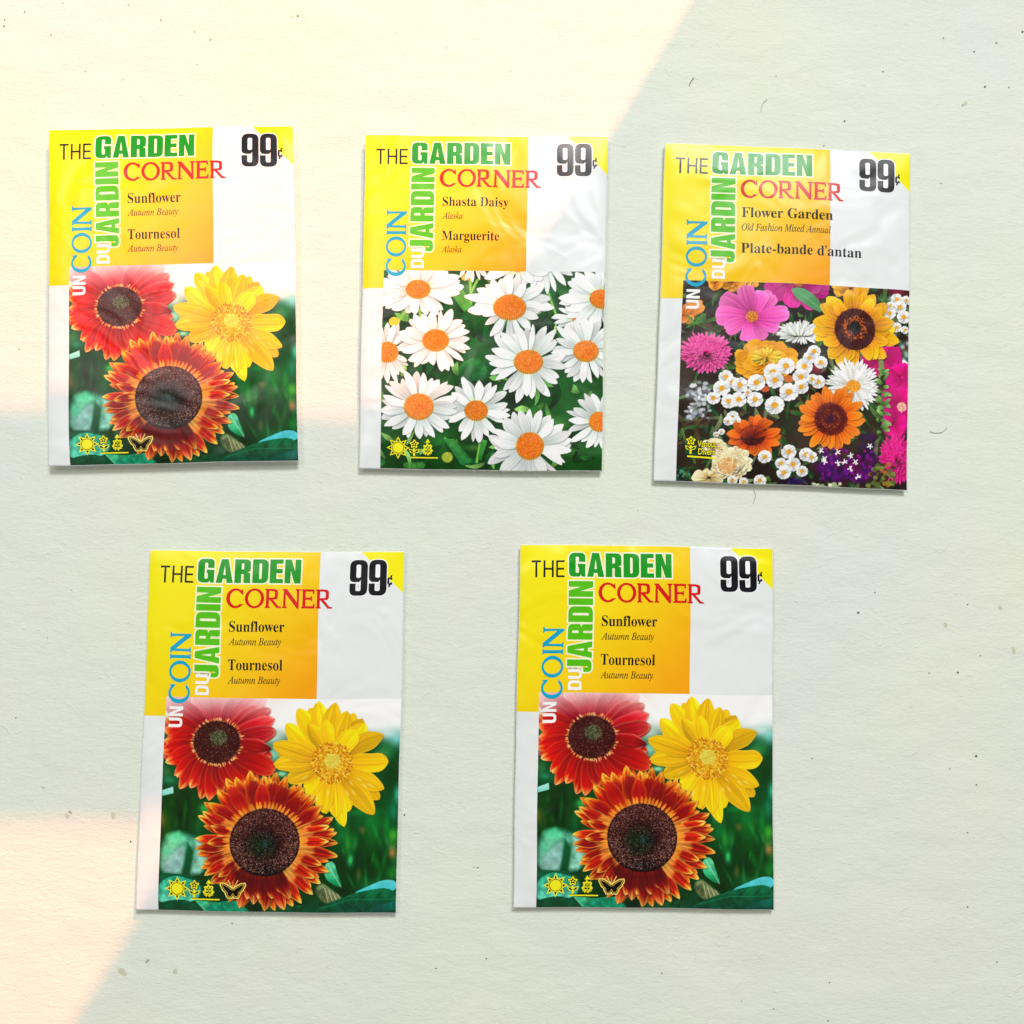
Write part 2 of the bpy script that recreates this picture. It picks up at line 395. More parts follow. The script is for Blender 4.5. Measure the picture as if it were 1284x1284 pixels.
    # stem and hairy bracts right of the lowest flower
    cv.poly([(835, 915), (870, 880), (900, 900), (975, 960), (960, 985), (880, 985)], (120, 130, 90), (110, 110, 70), .8, 6, .6)
    for i in range(12): cv.line([(880 + i * 6, 905 + i * 3), (895 + i * 7, 975)], 3, [(110, 105, 60), (225, 222, 190), (150, 160, 110)][i % 3], .7)
    cv.poly([(885, 790), (925, 780), (945, 850), (970, 912), (900, 880), (880, 840)], (110, 214, 160), (20, 150, 90), 1, 1.6, .3)
    cv.line([(900, 800), (960, 905)], 3, (200, 235, 205), .7)
    cv.poly([(800, 985), (860, 950), (860, 1040), (790, 1040)], (6, 70, 44), None, 1, 3, .2)
    cv.poly([(1000, 940), (1100, 895), (1160, 872), (1212, 880), (1212, 930), (1100, 950)], (90, 205, 215), (60, 180, 180), 1, 1.6, .15)
    cv.poly([(850, 1000), (960, 955), (1050, 925), (1212, 905), (1215, 1040), (820, 1040)], (14, 104, 62), (2, 66, 46), 1, 1.6, .35)
    cv.line([(860, 1005), (1000, 965), (1210, 965)], 2.4, (60, 160, 110), .6)
    for i in range(9): cv.line([(930 + i * 32, 975 - i * 1), (975 + i * 33, 935 - i * 3)], 1.8, (50, 150, 100), .4); cv.line([(930 + i * 32, 975 - i), (970 + i * 33, 1030)], 1.8, (40, 130, 100), .4)
    cv.poly([(1060, 1035), (1130, 990), (1212, 975), (1215, 1040)], (20, 110, 96), (4, 70, 60), .8, 3, .3)
    # round green leaf top of the right field

    # ---- red flower (upper left)
    red = [(0, (100, 4, 10)), (.35, (146, 8, 16)), (.7, (172, 16, 24)), (.9, (205, 60, 50)), (1, (224, 120, 80))]
    redl = [(0, (96, 4, 8)), (.5, (160, 10, 14)), (.80, (196, 28, 18)), (.93, (238, 130, 60)), (1, (250, 190, 120))]
    cx, cy = 380, 237
    tips = ring_tips(cx, cy, 262, 15, r, 250, .05, .2)
    flower(cv, cx, cy, tips, 46, red, q=2.4, streak=.10, shadow=.30, r0=.2)
    up = [(-150, 0), (-90, -45), (-30, -60), (40, -66), (110, -62), (170, -40), (-200, 60)]
    pink = [(0, (128, 10, 22)), (.45, (176, 40, 52)), (.75, (204, 120, 125)), (1, (238, 205, 202))]
    for dx, dy in up: cv.petal(cx + dx * .25, cy - 60, cx + dx * 1.25, cy - 215 + dy * .3, 52, pink, streak=.07, shadow=.16, rib=.12, q=3, bend=r.normal() * 4)
    T = [(560, 70), (620, 82), (640, 128), (650, 182), (622, 268)]
    for t in T: cv.petal(cx + (t[0] - cx) * .25, cy + (t[1] - cy) * .25, t[0], t[1], 40, [(0, (130, 8, 20)), (.6, (184, 22, 36)), (.9, (208, 60, 60)), (1, (232, 140, 120))], streak=.1, edge=(236, 150, 120), ea=.45, shadow=.35, q=2.3)
    for t in [(136, 130), (130, 180), (136, 235), (120, 285), (145, 335), (190, 400)]:
        cv.petal(cx + (t[0] - cx) * .2, cy + (t[1] - cy) * .2, t[0], t[1], 40, redl, streak=.12, edge=(232, 120, 70), ea=.35, shadow=.35, q=2.2, bend=r.normal() * 5)
    for t in [(212, 455), (262, 450), (310, 498), (350, 505), (405, 470), (460, 460), (520, 440), (575, 420), (600, 375)]:
        cv.petal(cx + (t[0] - cx) * .2, cy + (t[1] - cy) * .2, t[0], t[1], 37, redl, streak=.13, edge=(240, 130, 60), ea=.4, shadow=.4, q=2.0, bend=r.normal() * 5)
    cv.petal(460, 300, 652, 372, 48, [(0, (130, 10, 14)), (.6, (176, 20, 22)), (.9, (198, 50, 34)), (1, (226, 110, 60))], streak=.1, edge=(224, 100, 60), ea=.4, q=2.6, bend=-8)
    cv.petal(470, 240, 632, 268, 26, [(0, (120, 8, 14)), (.6, (150, 14, 24)), (1, (90, 10, 30))], streak=.14, q=1.6)
    # pale veil of the washed out top
    X, Y = np.meshgrid(np.arange(W), np.arange(H))
    m = np.clip(1 - Y / 62.0, 0, 1)[..., None] * 0.62 * np.clip((330 - X) / 60.0, 0, 1)[..., None]
    cv.a = cv.a * (1 - m) + np.array((240, 214, 210.0)) * m
    for i in range(150):
        th = 6.283 * r.random(); f = 1 + .05 * r.normal()
        cv.blob(cx + 110 * f * math.cos(th), cy + 101 * f * math.sin(th), 6 + 4 * r.random(), 2.6, [(246, 190, 110), (236, 140, 70), (250, 214, 150)][r.integers(3)], .8, th, 1)
    cv.disc(cx - 2, cy, 110, 100, (62, 24, 24), [(92, 48, 40), (40, 16, 16), (140, 84, 66), (20, 8, 6), (70, 34, 26)], 1500, 1.1, [(5, -20, 40, (70, 90, 60), .9)])
    cv.disc(cx + 6, cy - 22, 38, 33, (66, 80, 54), [(120, 140, 100), (60, 80, 50), (150, 160, 120), (96, 70, 40), (40, 40, 30)], 260, .95, soft=True)
    # ---- yellow flower (upper right)
    cx, cy = 905, 330
    yel = [(0, (214, 146, 6)), (.3, (238, 178, 6)), (.8, (246, 194, 20)), (1, (244, 190, 24))]
    yel2 = [(0, (214, 146, 4)), (.4, (232, 172, 6)), (1, (240, 188, 20))]
    for t in [(760, 90), (795, 75), (880, 75), (965, 92), (1000, 102), (1010, 400), (1128, 502), (985, 560), (880, 565), (800, 480), (660, 290), (700, 200), (1040, 130)]:
        cv.petal(cx + (t[0] - cx) * .2, cy + (t[1] - cy) * .2, t[0], t[1], 46, yel2, streak=.07, edge=(252, 222, 90), ea=.35, shadow=.3, q=2.0, bend=r.normal() * 8)
    for t, w in [((690, 150), 44), ((740, 78), 42), ((832, 45), 44), ((912, 52), 44), ((968, 95), 40), ((1052, 150), 48), ((1135, 205), 44), ((1162, 328), 46), ((1145, 455), 42),
                 ((1102, 572), 46), ((968, 625), 36), ((930, 582), 36), ((872, 560), 38), ((795, 478), 40), ((702, 412), 44), ((640, 340), 44), ((632, 245), 42), ((790, 150), 34), ((1015, 180), 46), ((870, 130), 34)]:
        q = 3.4 if t == (1162, 328) else 2.1
        cv.petal(cx + (t[0] - cx) * .22, cy + (t[1] - cy) * .22, t[0], t[1], w, yel, streak=.085, edge=(254, 222, 90), ea=.35, shadow=.2, q=q, bend=r.normal() * 9, fold=r.normal() * .11, freq=7)
    for i in range(10):
        th = .3 + r.random() * 2.4; rr = 130 + r.random() * 80
        cv.blob(cx + rr * math.cos(th), cy + rr * math.sin(th), 18, 4, (255, 240, 170), .6, th)
    cv.disc(cx, cy, 92, 94, (226, 160, 22), [(250, 206, 70), (170, 96, 20), (236, 170, 40), (140, 66, 16), (255, 224, 110), (196, 120, 24)], 620, 1.5, inner=.25, elong=1.6)
    cv.blob(cx + 2, cy - 6, 44, 42, (214, 186, 50), .95); cv.disc(cx + 2, cy - 8, 36, 34, (216, 192, 66), [(240, 226, 120), (196, 170, 40), (230, 210, 90)], 160, 1.1)
    # ---- orange and crimson flower (lower middle)
    cx, cy = 608, 692
    cv.var = .16
    org = [(0, (232, 150, 40)), (.40, (140, 18, 6)), (.66, (150, 20, 6)), (.82, (206, 84, 20)), (.93, (244, 166, 50)), (1, (254, 206, 80))]
    orb = [(0, (230, 150, 30)), (.48, (120, 14, 6)), (.72, (160, 26, 8)), (.86, (214, 90, 24)), (1, (250, 186, 70))]
    side = [(0, (240, 170, 70)), (.38, (214, 112, 50)), (.47, (156, 30, 14)), (.76, (168, 34, 12)), (.88, (232, 130, 40)), (1, (255, 218, 100))]
    back = [(425, 400), (470, 395), (535, 365), (600, 385), (655, 372), (700, 398), (740, 430), (785, 442), (830, 480), (865, 522), (385, 455), (345, 515)]
    for t in ring_tips(cx, cy, 310, 30, r, 300, .05): cv.petal(cx + (t[0] - cx) * .35, cy + (t[1] - cy) * .35, t[0], t[1], 27, orb, streak=.12, shadow=.4, q=1.7, edge=(240, 160, 50), ea=.35, bend=r.normal() * 6)
    for t in back + [(560, 395), (630, 400), (810, 470)]:
        cv.petal(cx + (t[0] - cx) * .36, cy + (t[1] - cy) * .36, t[0], t[1], 32, org, streak=.2, shadow=.5, q=1.8, edge=(244, 160, 48), ea=.5, tipw=.12, bend=r.normal() * 6)
    for t in [(440, 430), (545, 400), (650, 410), (770, 480), (700, 430), (590, 420)]:
        cv.petal(cx + (t[0] - cx) * .4, cy + (t[1] - cy) * .4, t[0], t[1], 34, [(0, (240, 170, 40)), (.3, (170, 40, 12)), (.6, (146, 18, 8)), (.9, (176, 40, 16)), (1, (236, 150, 50))], streak=.1, shadow=.4, q=2, edge=(226, 120, 30), ea=.35)
    for t in [(300, 575), (320, 555), (360, 620), (290, 680), (290, 725), (345, 700), (325, 795), (335, 850), (360, 890), (400, 855), (420, 900),
              (920, 580), (900, 620), (938, 652), (942, 700), (900, 690), (945, 762), (905, 832), (870, 800), (868, 888), (832, 938), (840, 860), (780, 980), (742, 996)]:
        cv.petal(cx + (t[0] - cx) * .42, cy + (t[1] - cy) * .42, t[0], t[1], 25, side, streak=.24, shadow=.6, q=1.8, edge=(255, 206, 96), ea=.55, bend=r.normal() * 5, freq=6)
    low = [(0, (90, 6, 4)), (.5, (110, 12, 8)), (.72, (150, 34, 20)), (.9, (220, 120, 60)), (1, (240, 186, 90))]
    for t in [(470, 930), (495, 1002), (530, 960), (560, 985), (585, 960), (610, 1018), (650, 960), (700, 1012), (690, 930), (730, 960)]:
        cv.petal(cx + (t[0] - cx) * .4, cy + (t[1] - cy) * .4, t[0], t[1], 30, low, streak=.24, shadow=.5, q=1.9, edge=(230, 150, 70), ea=.4, bend=r.normal() * 4)
    cv.poly([(455, 760), (490, 830), (560, 860), (640, 865), (720, 850), (690, 910), (600, 940), (520, 930), (470, 870)], (66, 4, 4), (90, 8, 8), .75, 14)
    for i in range(60):
        th = 6.283 * i / 60 + r.normal() * .04
        if math.sin(th) < .55: cv.petal(cx + 135 * math.cos(th), cy + 132 * math.sin(th), cx + 196 * math.cos(th), cy + 188 * math.sin(th), 6, [(0, (240, 170, 60)), (1, (214, 110, 36))], shadow=0, streak=0)
    cv.blob(cx, cy + 4, 158, 157, (34, 10, 12), 1, 0, 1)
    cv.disc(cx, cy - 2, 156, 152, (58, 28, 26), [(142, 86, 80), (40, 16, 14), (104, 56, 50), (190, 136, 122), (22, 8, 8), (124, 70, 60)], 2500, 1.15)
    cv.blob(cx - 8, cy + 18, 84, 80, (8, 8, 6), .92)
    cv.blob(cx + 10, cy + 128, 90, 26, (12, 4, 6), .75)
    cv.disc(cx - 18, cy + 18, 66, 62, (26, 40, 26), [(70, 90, 60), (20, 26, 16), (110, 90, 60), (50, 70, 44), (10, 14, 10), (96, 120, 96)], 420, 1.0, soft=True)
    cv.blob(cx + 4, cy + 10, 14, 20, (54, 96, 104), .5)
    for i in range(750):
        th = r.random() * 6.283; f = .5 + .48 * math.sqrt(r.random())
        cv.blob(*cv.p(cx + 152 * f * math.cos(th), cy + 150 * f * math.sin(th)), .7, .7, (214, 176, 156) if math.sin(th) > 0 else (160, 112, 104), .7, 0, 1, conv=False)
    return cv.finish(4)

# ---- printed photograph of white daisies
def daisy(cv, x, y, rx, ry, R, Ry, n, tint=(246, 248, 246), base=(214, 224, 220), w=None, a0=0.0, disc=(232, 124, 34), only=None, jit=.07):
    r = cv.rng; R *= .95; Ry *= .95; w = w or R * 0.112
    n += 2; order = list(range(n)); r.shuffle(order)
    for lay in (0, 1):
        for i in order:
            if i % 2 != lay: continue
            th = a0 + 6.283 * (i + .22 * r.normal()) / n; f = 1 + jit * r.normal()
            if only and not only(th): continue
            tx, ty = x + R * f * math.cos(th), y + Ry * f * math.sin(th)
            sh = 1 - .10 * (lay == 0)
            cv.petal(x + (tx - x) * .2, y + (ty - y) * .2, tx, ty, w * (1 + .14 * r.normal()),
                     [(0, (204, 214, 160)), (.28, tuple(v * sh for v in base)), (.7, tuple(v * sh for v in tint)), (1, tint)], bend=r.normal() * w * .3,
                     streak=.045, rib=.06, q=1.9, sm=.6, b0=.35, shadow=.33, edge=(196, 210, 214), ea=.28, freq=8)
    cv.blob(x, y + 3, rx * 1.07, ry * 1.07, (180, 150, 60), .8, 0, 1)
    cv.disc(x, y, rx, ry, disc, [(240, 142, 44), (214, 96, 18), (250, 160, 60), (200, 84, 16), (236, 128, 40)], int(rx * ry / 8), 1.15, [(rx * .25, ry * .1, rx * .45, (222, 100, 24), .5)])
    for i in range(int(rx * .7)):
        th = math.pi * (i + .5) / (rx * .7)
        cv.blob(x + rx * math.cos(th), y + ry * 1.02 * math.sin(th), 3, 5, (236, 170, 60) if i % 2 else (150, 74, 14), .85, 0, 1)

def paint_daisies():
    cv = Canvas([(155, 75), (1208, 75), (140, 1012), (1196, 1025)], 560, 500, 21, (26, 78, 30)); r = cv.rng
    cv.a = cv.a * (0.35 + 1.2 * fbm(cv.H, cv.W, 7, r)[..., None])
    for i in range(70):
        x, y = 140 + r.random() * 1060, 70 + r.random() * 950
        cv.blob(x, y, 20 + r.random() * 40, 16 + r.random() * 30, [(18, 84, 34), (60, 130, 50), (6, 34, 14), (90, 150, 70), (30, 100, 60)][r.integers(5)], .55)
    for i in range(150):          # cut leaves and stems
        x, y = 140 + r.random() * 1060, 70 + r.random() * 950; th = r.random() * 6.28; L = 50 + r.random() * 80
        c = [(44, 116, 50), (104, 172, 80), (26, 92, 46), (140, 196, 100), (16, 66, 32)][r.integers(5)]
        c2 = tuple(v * .6 for v in c)
        cv.petal(x, y, x + L * math.cos(th), y + L * math.sin(th), 9 + r.random() * 9, [(0, c2), (.6, c), (1, c)], bend=r.normal() * 12, streak=.1, rib=.25, shadow=.5, q=1.6)
    for a, b in [((565, 110), (572, 230)), ((600, 120), (560, 200)), ((930, 160), (975, 280)), ((260, 270), (215, 340)), ((450, 870), (560, 980)), ((620, 870), (600, 980)), ((330, 260), (335, 340))]:
        cv.line([a, b], 13, (110, 176, 70), .95); cv.line([a, b], 4, (170, 214, 110), .6)
    cv.poly([(510, 530), (600, 470), (660, 540), (640, 600), (520, 590)], (50, 126, 56), (26, 90, 44), .95, 2, .35)
    cv.poly([(440, 870), (490, 870), (580, 975), (530, 1000)], (60, 136, 60), (30, 100, 50), .95, 2, .3)
    cv.poly([(480, 190), (530, 160), (580, 240), (540, 270)], (110, 180, 70), (70, 150, 60), .9, 2, .2)
    cv.poly([(620, 870), (650, 880), (620, 975), (605, 960)], (70, 150, 60), (40, 120, 50), 1, 1.5, .2)
    cv.poly([(155, 230), (230, 240), (180, 320), (150, 310)], (40, 50, 40), (30, 36, 26), .9, 4)
    cv.blob(460, 958, 26, 25, (150, 166, 50), 1, 0, 1); cv.disc(460, 956, 23, 22, (160, 176, 60), [(200, 210, 90), (130, 150, 40)], 60, 1.0)
    cv.blob(210, 318, 26, 22, (220, 196, 60), 1, 0, 1); cv.blob(545, 105, 22, 18, (222, 190, 80), .9, 0, 1)
    for i in range(4): cv.blob(270 + i * 22, 995, 20, 14, (70, 150, 60), .6, 0, 1)
    down = lambda th: math.sin(th) > -.25
    daisy(cv, 905, 10, 50, 40, 170, 190, 21, only=down)
    daisy(cv, 575, 25, 40, 30, 90, 110, 14, only=down)
    daisy(cv, 790, 60, 20, 16, 170, 90, 16, only=down)
    daisy(cv, 1075, 300, 20, 16, 120, 80, 18, tint=(236, 242, 240))
    daisy(cv, 1190, 200, 54, 43, 205, 150, 24)
    daisy(cv, 320, 162, 56, 42, 215, 135, 25)
    daisy(cv, 755, 235, 62, 50, 205, 130, 26, only=lambda t: math.sin(t) < .35)
    daisy(cv, 755, 245, 75, 56, 150, 205, 17, only=lambda t: math.sin(t) > -.1)
    daisy(cv, 178, 460, 50, 47, 120, 150, 22)
    daisy(cv, 1120, 452, 58, 48, 170, 160, 25)
    daisy(cv, 407, 402, 60, 50, 180, 150, 24)
    daisy(cv, 1180, 788, 46, 45, 165, 150, 20)
    daisy(cv, 847, 502, 66, 54, 195, 190, 25)
    daisy(cv, 597, 735, 53, 46, 165, 160, 20, disc=(214, 116, 30))
    daisy(cv, 325, 717, 67, 60, 185, 170, 25, disc=(236, 134, 62))
    daisy(cv, 852, 902, 63, 62, 210, 175, 27, disc=(226, 110, 34))
    return cv.finish(4)

# ---- printed photograph of the mixed border
def paint_border():
    cv = Canvas([(160, 42), (1212, 75), (137, 965), (1203, 1010)], 588, 508, 33, (46, 38, 30)); r = cv.rng
    cv.a = cv.a * (0.5 + 1.1 * fbm(cv.H, cv.W, 6, r)[..., None])
    for i in range(60):
        x, y = 140 + r.random() * 1060, 50 + r.random() * 940
        cv.blob(x, y, 20 + r.random() * 40, 14 + r.random() * 30, [(60, 46, 34), (24, 50, 26), (14, 18, 16), (70, 60, 44), (30, 60, 34)][r.integers(5)], .5)
    for i in range(480):
        x, y = 140 + r.random() * 1060, 50 + r.random() * 940; th = r.random() * 6.28; L = 30 + r.random() * 80
        c = [(50, 96, 46), (84, 120, 60), (36, 76, 44), (110, 126, 84), (84, 66, 46)][r.integers(5)]
        cv.petal(x, y, x + L * math.cos(th), y + L * math.sin(th), 5 + r.random() * 7, [(0, tuple(v * .7 for v in c)), (1, tuple(v * 1.1 for v in c))], bend=r.normal() * 8, streak=.1, rib=.2, shadow=.25, q=1.6)
    def fl(x, y, R, Ry, n, w, stops, layers=1, shrink=.8, **kw):
        for l in range(layers):
            f = shrink ** l
            for (tx, ty) in ring_tips(x, y, R * f, n, r, Ry * f, .06, r.random() * 6):
                cv.petal(x + (tx - x) * .15, y + (ty - y) * .15, tx, ty, w * (.6 + .4 * f) * (1 + .12 * r.normal()), stops, bend=r.normal() * w * .2, **kw)
    def mini(x, y, R, Rd=None):
        for i in range(13):
            th = 6.283 * i / 13 + r.normal() * .1
            cv.petal(x + R * .2 * math.cos(th), y + R * .2 * math.sin(th), x + R * math.cos(th), y + R * .93 * math.sin(th), R * .27, [(0, (214, 218, 214)), (1, (248, 250, 252))], shadow=.28, streak=.02, q=4, b0=.6)
        Rd = Rd or R * .33
        cv.disc(x, y, Rd, Rd * .95, (226, 160, 44), [(244, 186, 60), (206, 130, 24)], 14, 1.2)
    OR = [(0, (190, 96, 14)), (.5, (228, 140, 30)), (1, (246, 176, 66))]
    fl(395, 40, 125, 52, 16, 26, OR, 3, .75, shadow=.4, streak=.08, q=3); fl(310, 56, 40, 30, 8, 20, OR, 2, shadow=.4)
    for t in [(250, 140), (262, 165), (210, 235), (160, 240), (160, 180), (200, 150)]: cv.petal(165, 200, t[0], t[1], 24, [(0, (196, 96, 30)), (1, (240, 160, 80))], shadow=.3, q=3)
    for i in range(26): cv.line([(215, 240), (165 + r.random() * 110, 195 + r.random() * 90)], 4, [(60, 120, 50), (90, 140, 60)][i % 2], .8)
    MG = [(0, (120, 6, 70)), (.5, (176, 20, 116)), (1, (204, 50, 146))]
    for t in [(530, 82), (560, 120), (650, 170), (720, 140), (770, 175), (835, 95), (800, 70)]: cv.petal(690, 55, t[0], t[1], 44, MG, shadow=.4, q=4, streak=.09)
    cv.disc(690, 58, 26, 16, (170, 90, 30), [(210, 130, 50), (130, 60, 20)], 60, 1.2)
    fl(935, 75, 85, 40, 12, 24, [(0, (200, 120, 20)), (1, (242, 176, 60))], 2, shadow=.4, q=3)
    cv.blob(1150, 85, 50, 14, (150, 20, 60), .9)
    for i in range(14): cv.line([(1080, 130), (1050 + r.random() * 60, 85 + r.random() * 60)], 5, (70, 120, 56), .8)
    # blue-green backdrop and little white flowers, right edge
    for i in range(26): cv.blob(1120 + r.random() * 90, 110 + r.random() * 320, 14, 12, [(150, 196, 186), (70, 130, 110), (30, 80, 60), (200, 224, 226)][r.integers(4)], .8)
    for x, y, R in [(1150, 120, 30), (1196, 122, 24), (1165, 155, 32), (1118, 185, 30), (1185, 200, 34), (1150, 250, 26), (1190, 260, 20), (1185, 420, 22), (1120, 150, 20)]: mini(x, y, R)
    # petunias and pink mass on the right
    PK = [(0, (170, 0, 90)), (.6, (206, 6, 120)), (1, (222, 30, 140))]
    fl(1080, 400, 95, 70, 6, 52, PK, shadow=.3, q=5, streak=.05)
    cv.poly([(1095, 540), (1130, 470), (1180, 430), (1215, 450), (1215, 770), (1090, 760), (1085, 690), (1110, 620)], (206, 8, 116), (190, 4, 104), 1, 3, .12)
    fl(1175, 480, 70, 55, 6, 44, PK, shadow=.25, q=5, streak=.05); fl(1165, 610, 85, 80, 5, 60, PK, shadow=.3, q=5, streak=.05)
    fl(1140, 700, 60, 50, 5, 40, PK, shadow=.25, q=5, streak=.05)
    cv.disc(1177, 620, 24, 22, (232, 170, 150), [(244, 200, 180), (220, 130, 130)], 20, 2)
    AS = [(0, (180, 8, 90)), (.6, (206, 14, 110)), (1, (236, 60, 150))]
    fl(1155, 860, 85, 120, 34, 9, AS, 8, .8, shadow=.4, q=2.4)
    cv.poly([(1060, 360), (1080, 350), (1098, 470), (1070, 480)], (130, 110, 90), (110, 150, 70), 1, 2, .2)
    for i in range(22): y = 460 + i * 13; y += r.normal() * 8; cv.petal(1085 + r.normal() * 6, y, 1085 + (34 if i % 2 else -32) * (.5 + r.random() * .8), y - 12 + r.normal() * 22, 6 + r.random() * 6, [(0, (60, 110, 50)), (1, (150, 190, 110))], shadow=.35)
    # large cosmos
    CO = [(0, (150, 40, 90)), (.35, (206, 60, 150)), (.8, (228, 90, 174)), (1, (240, 120, 190))]
    for t, w in [((575, 105), 40), ((530, 95), 36), ((440, 68), 42), ((335, 120), 44), ((310, 205), 44), ((355, 275), 34), ((470, 330), 48), ((535, 318), 30), ((605, 262), 38), ((650, 195), 36)]:
        cv.petal(480, 212, t[0], t[1], w, CO, shadow=.3, q=6, sm=.72, b0=.12, streak=.10, rib=.06, freq=12, edge=(244, 140, 200), ea=.3)
    cv.disc(478, 210, 27, 26, (196, 110, 30), [(236, 160, 60), (150, 70, 20), (220, 140, 50)], 70, 1.5)
    cv.petal(800, 182, 658, 85, 30, [(0, (70, 130, 80)), (1, (96, 160, 110))], rib=-.3, shadow=.4, bend=8, streak=.04)
    # magenta aster
    fl(268, 375, 118, 98, 44, 9, [(0, (170, 20, 90)), (.5, (206, 36, 118)), (1, (238, 104, 170))], 11, .82, shadow=.42, q=2.4)
    # white aster
    fl(702, 285, 108, 55, 40, 7, [(0, (190, 196, 190)), (1, (244, 248, 244))], 1, shadow=.35)
    for i in range(60):
        x = 640 + r.random() * 120; cv.petal(700 + (x - 700) * .5, 300, x + (x - 700) * .3, 215 + abs(x - 700) * .6 + r.random() * 50, 6, [(0, (190, 200, 180)), (1, (246, 250, 250))], shadow=.3)
    # zinnia
    fl(545, 415, 148, 92, 22, 30, [(0, (200, 120, 14)), (.6, (232, 150, 26)), (1, (246, 172, 50))], 4, .78, shadow=.38, q=3.5, streak=.05)
    for i in range(36): th = r.random() * 6.28; cv.petal(545, 395, 545 + 75 * math.cos(th), 395 + 42 * math.sin(th), 6, [(0, (214, 150, 20)), (1, (250, 220, 90))], shadow=.3)
    # sunflower
    SF = [(0, (190, 100, 10)), (.45, (226, 146, 14)), (.8, (246, 178, 26)), (1, (250, 190, 50))]
    for l, (n_, R, w) in enumerate([(17, 196, 32), (17, 178, 30)]):
        for t in ring_tips(955, 262, R, n_, r, R * .93, .06, l * .18): cv.petal(955 + (t[0] - 955) * .35, 262 + (t[1] - 262) * .35, t[0], t[1], w, SF, shadow=.4, rib=.12, q=2, streak=.08, bend=r.normal() * 7, edge=(252, 206, 90), ea=.3)
    cv.disc(955, 264, 97, 97, (64, 24, 12), [(90, 40, 20), (44, 16, 8), (76, 30, 14), (110, 52, 26)], 520, 1.4)
    for i in range(130): th = r.random() * 6.28; rr = 46 + r.normal() * 8; cv.blob(955 + rr * math.cos(th), 258 + rr * math.sin(th), 3.2, 3.2, (196, 100, 40), .8, 0, 1)
    cv.blob(955, 254, 24, 24, (16, 8, 6), .95, 0, 1)
    # white daisy-like aster
    fl(945, 525, 125, 122, 46, 8, [(0, (214, 214, 200)), (1, (248, 250, 248))], 3, .84, shadow=.3, q=3)
    cv.disc(948, 528, 34, 28, (226, 150, 40), [(244, 180, 70), (200, 120, 20)], 60, 1.5)
    # clusters of small white flowers
    for i in range(110): cv.blob(180 + r.random() * 110, 510 + r.random() * 170, 5 + r.random() * 9, 4 + r.random() * 7, [(150, 160, 170), (210, 216, 224), (90, 96, 100), (236, 240, 244)][r.integers(4)], .75, 0, .5)
    cv.blob(650, 500, 26, 16, (200, 110, 60), 1, 0, 1); cv.blob(540, 545, 20, 14, (190, 80, 30), 1, 0, 1); cv.blob(775, 450, 30, 30, (150, 10, 60), .9)
    for x, y, R in [(360, 488, 34), (388, 512, 28), (425, 525, 38), (342, 540, 40), (305, 585, 32), (375, 600, 36), (420, 592, 38), (500, 515, 42), (495, 592, 38), (575, 468, 44), (635, 440, 42), (720, 442, 40),
                    (585, 505, 42), (705, 490, 40), (650, 560, 46), (706, 536, 36), (585, 620, 46), (745, 400, 32), (765, 372, 32), (797, 422, 32), (785, 512, 34), (757, 500, 26), (460, 560, 20)]: mini(x, y, R)
    for x, y, R in [(395, 672, 30), (375, 690, 24), (410, 690, 24), (345, 740, 16), (320, 752, 14)]: mini(x, y, R, 3)
    # orange flowers
    O2 = [(0, (180, 60, 10)), (.5, (232, 110, 20)), (1, (250, 140, 50))]
    for t in ring_tips(845, 680, 152, 28, r, 148, .06): cv.petal(845 + (t[0] - 845) * .35, 680 + (t[1] - 680) * .35, t[0], t[1], 20, O2, shadow=.42, q=2.6, rib=.08, edge=(252, 170, 90), ea=.3)
    cv.disc(845, 683, 78, 76, (110, 40, 24), [(190, 110, 60), (70, 20, 14), (140, 60, 40), (60, 16, 20)], 420, 1.5)
    for i in range(30): th = 6.283 * i / 30; cv.petal(845 + 45 * math.cos(th), 683 + 45 * math.sin(th), 845 + 76 * math.cos(th), 683 + 74 * math.sin(th), 5, [(0, (70, 16, 16)), (1, (110, 30, 16))], shadow=.2)
    cv.blob(842, 682, 26, 26, (52, 10, 50), .95)
    for t in ring_tips(488, 765, 122, 18, r, 100, .08): cv.petal(488 + (t[0] - 488) * .3, 765 + (t[1] - 765) * .3, t[0], t[1], 22, [(0, (150, 40, 10)), (.5, (216, 90, 24)), (1, (240, 120, 40))], shadow=.45, q=1.8, bend=r.normal() * 4)
    cv.disc(488, 758, 58, 46, (66, 16, 12), [(100, 30, 20), (40, 8, 8), (130, 50, 24)], 160, 1.5)
    for i in range(14): th = math.pi * (1.05 + .9 * i / 13); cv.petal(488, 770, 488 + 60 * math.cos(th), 762 + 50 * math.sin(th), 8, [(0, (80, 20, 12)), (.8, (150, 50, 16)), (1, (210, 90, 30))], shadow=.3)
    for i in range(14): cv.blob(985 + r.random() * 60, 740 + r.random() * 80, 16, 14, [(60, 10, 84), (30, 6, 44)][i % 2], .6)
    # cream zinnia and purple mass at the bottom
    CR = [(0, (190, 160, 100)), (.6, (232, 212, 160)), (1, (244, 232, 190))]
    fl(310, 810, 60, 40, 12, 18, CR, 2, shadow=.4, q=3); fl(290, 950, 80, 30, 10, 24, CR, 1, shadow=.3, q=3)
    fl(395, 885, 98, 80, 20, 20, CR, 4, .76, shadow=.4, q=3)
    cv.disc(372, 895, 42, 38, (220, 170, 110), [(240, 200, 140), (190, 130, 80), (250, 220, 170)], 70, 1.8)
    for i in range(46):
        cv.blob(800 + r.random() * 250, 835 + r.random() * 130, 20 + r.random() * 16, 18 + r.random() * 12, [(70, 8, 96), (40, 4, 60), (100, 10, 120), (24, 6, 34), (110, 10, 60)][r.integers(5)], .75)
    for i in range(90): cv.blob(800 + r.random() * 240, 820 + r.random() * 150, 7, 6, [(120, 20, 150), (84, 8, 110), (150, 30, 140)][r.integers(3)], .8, 0, .8)
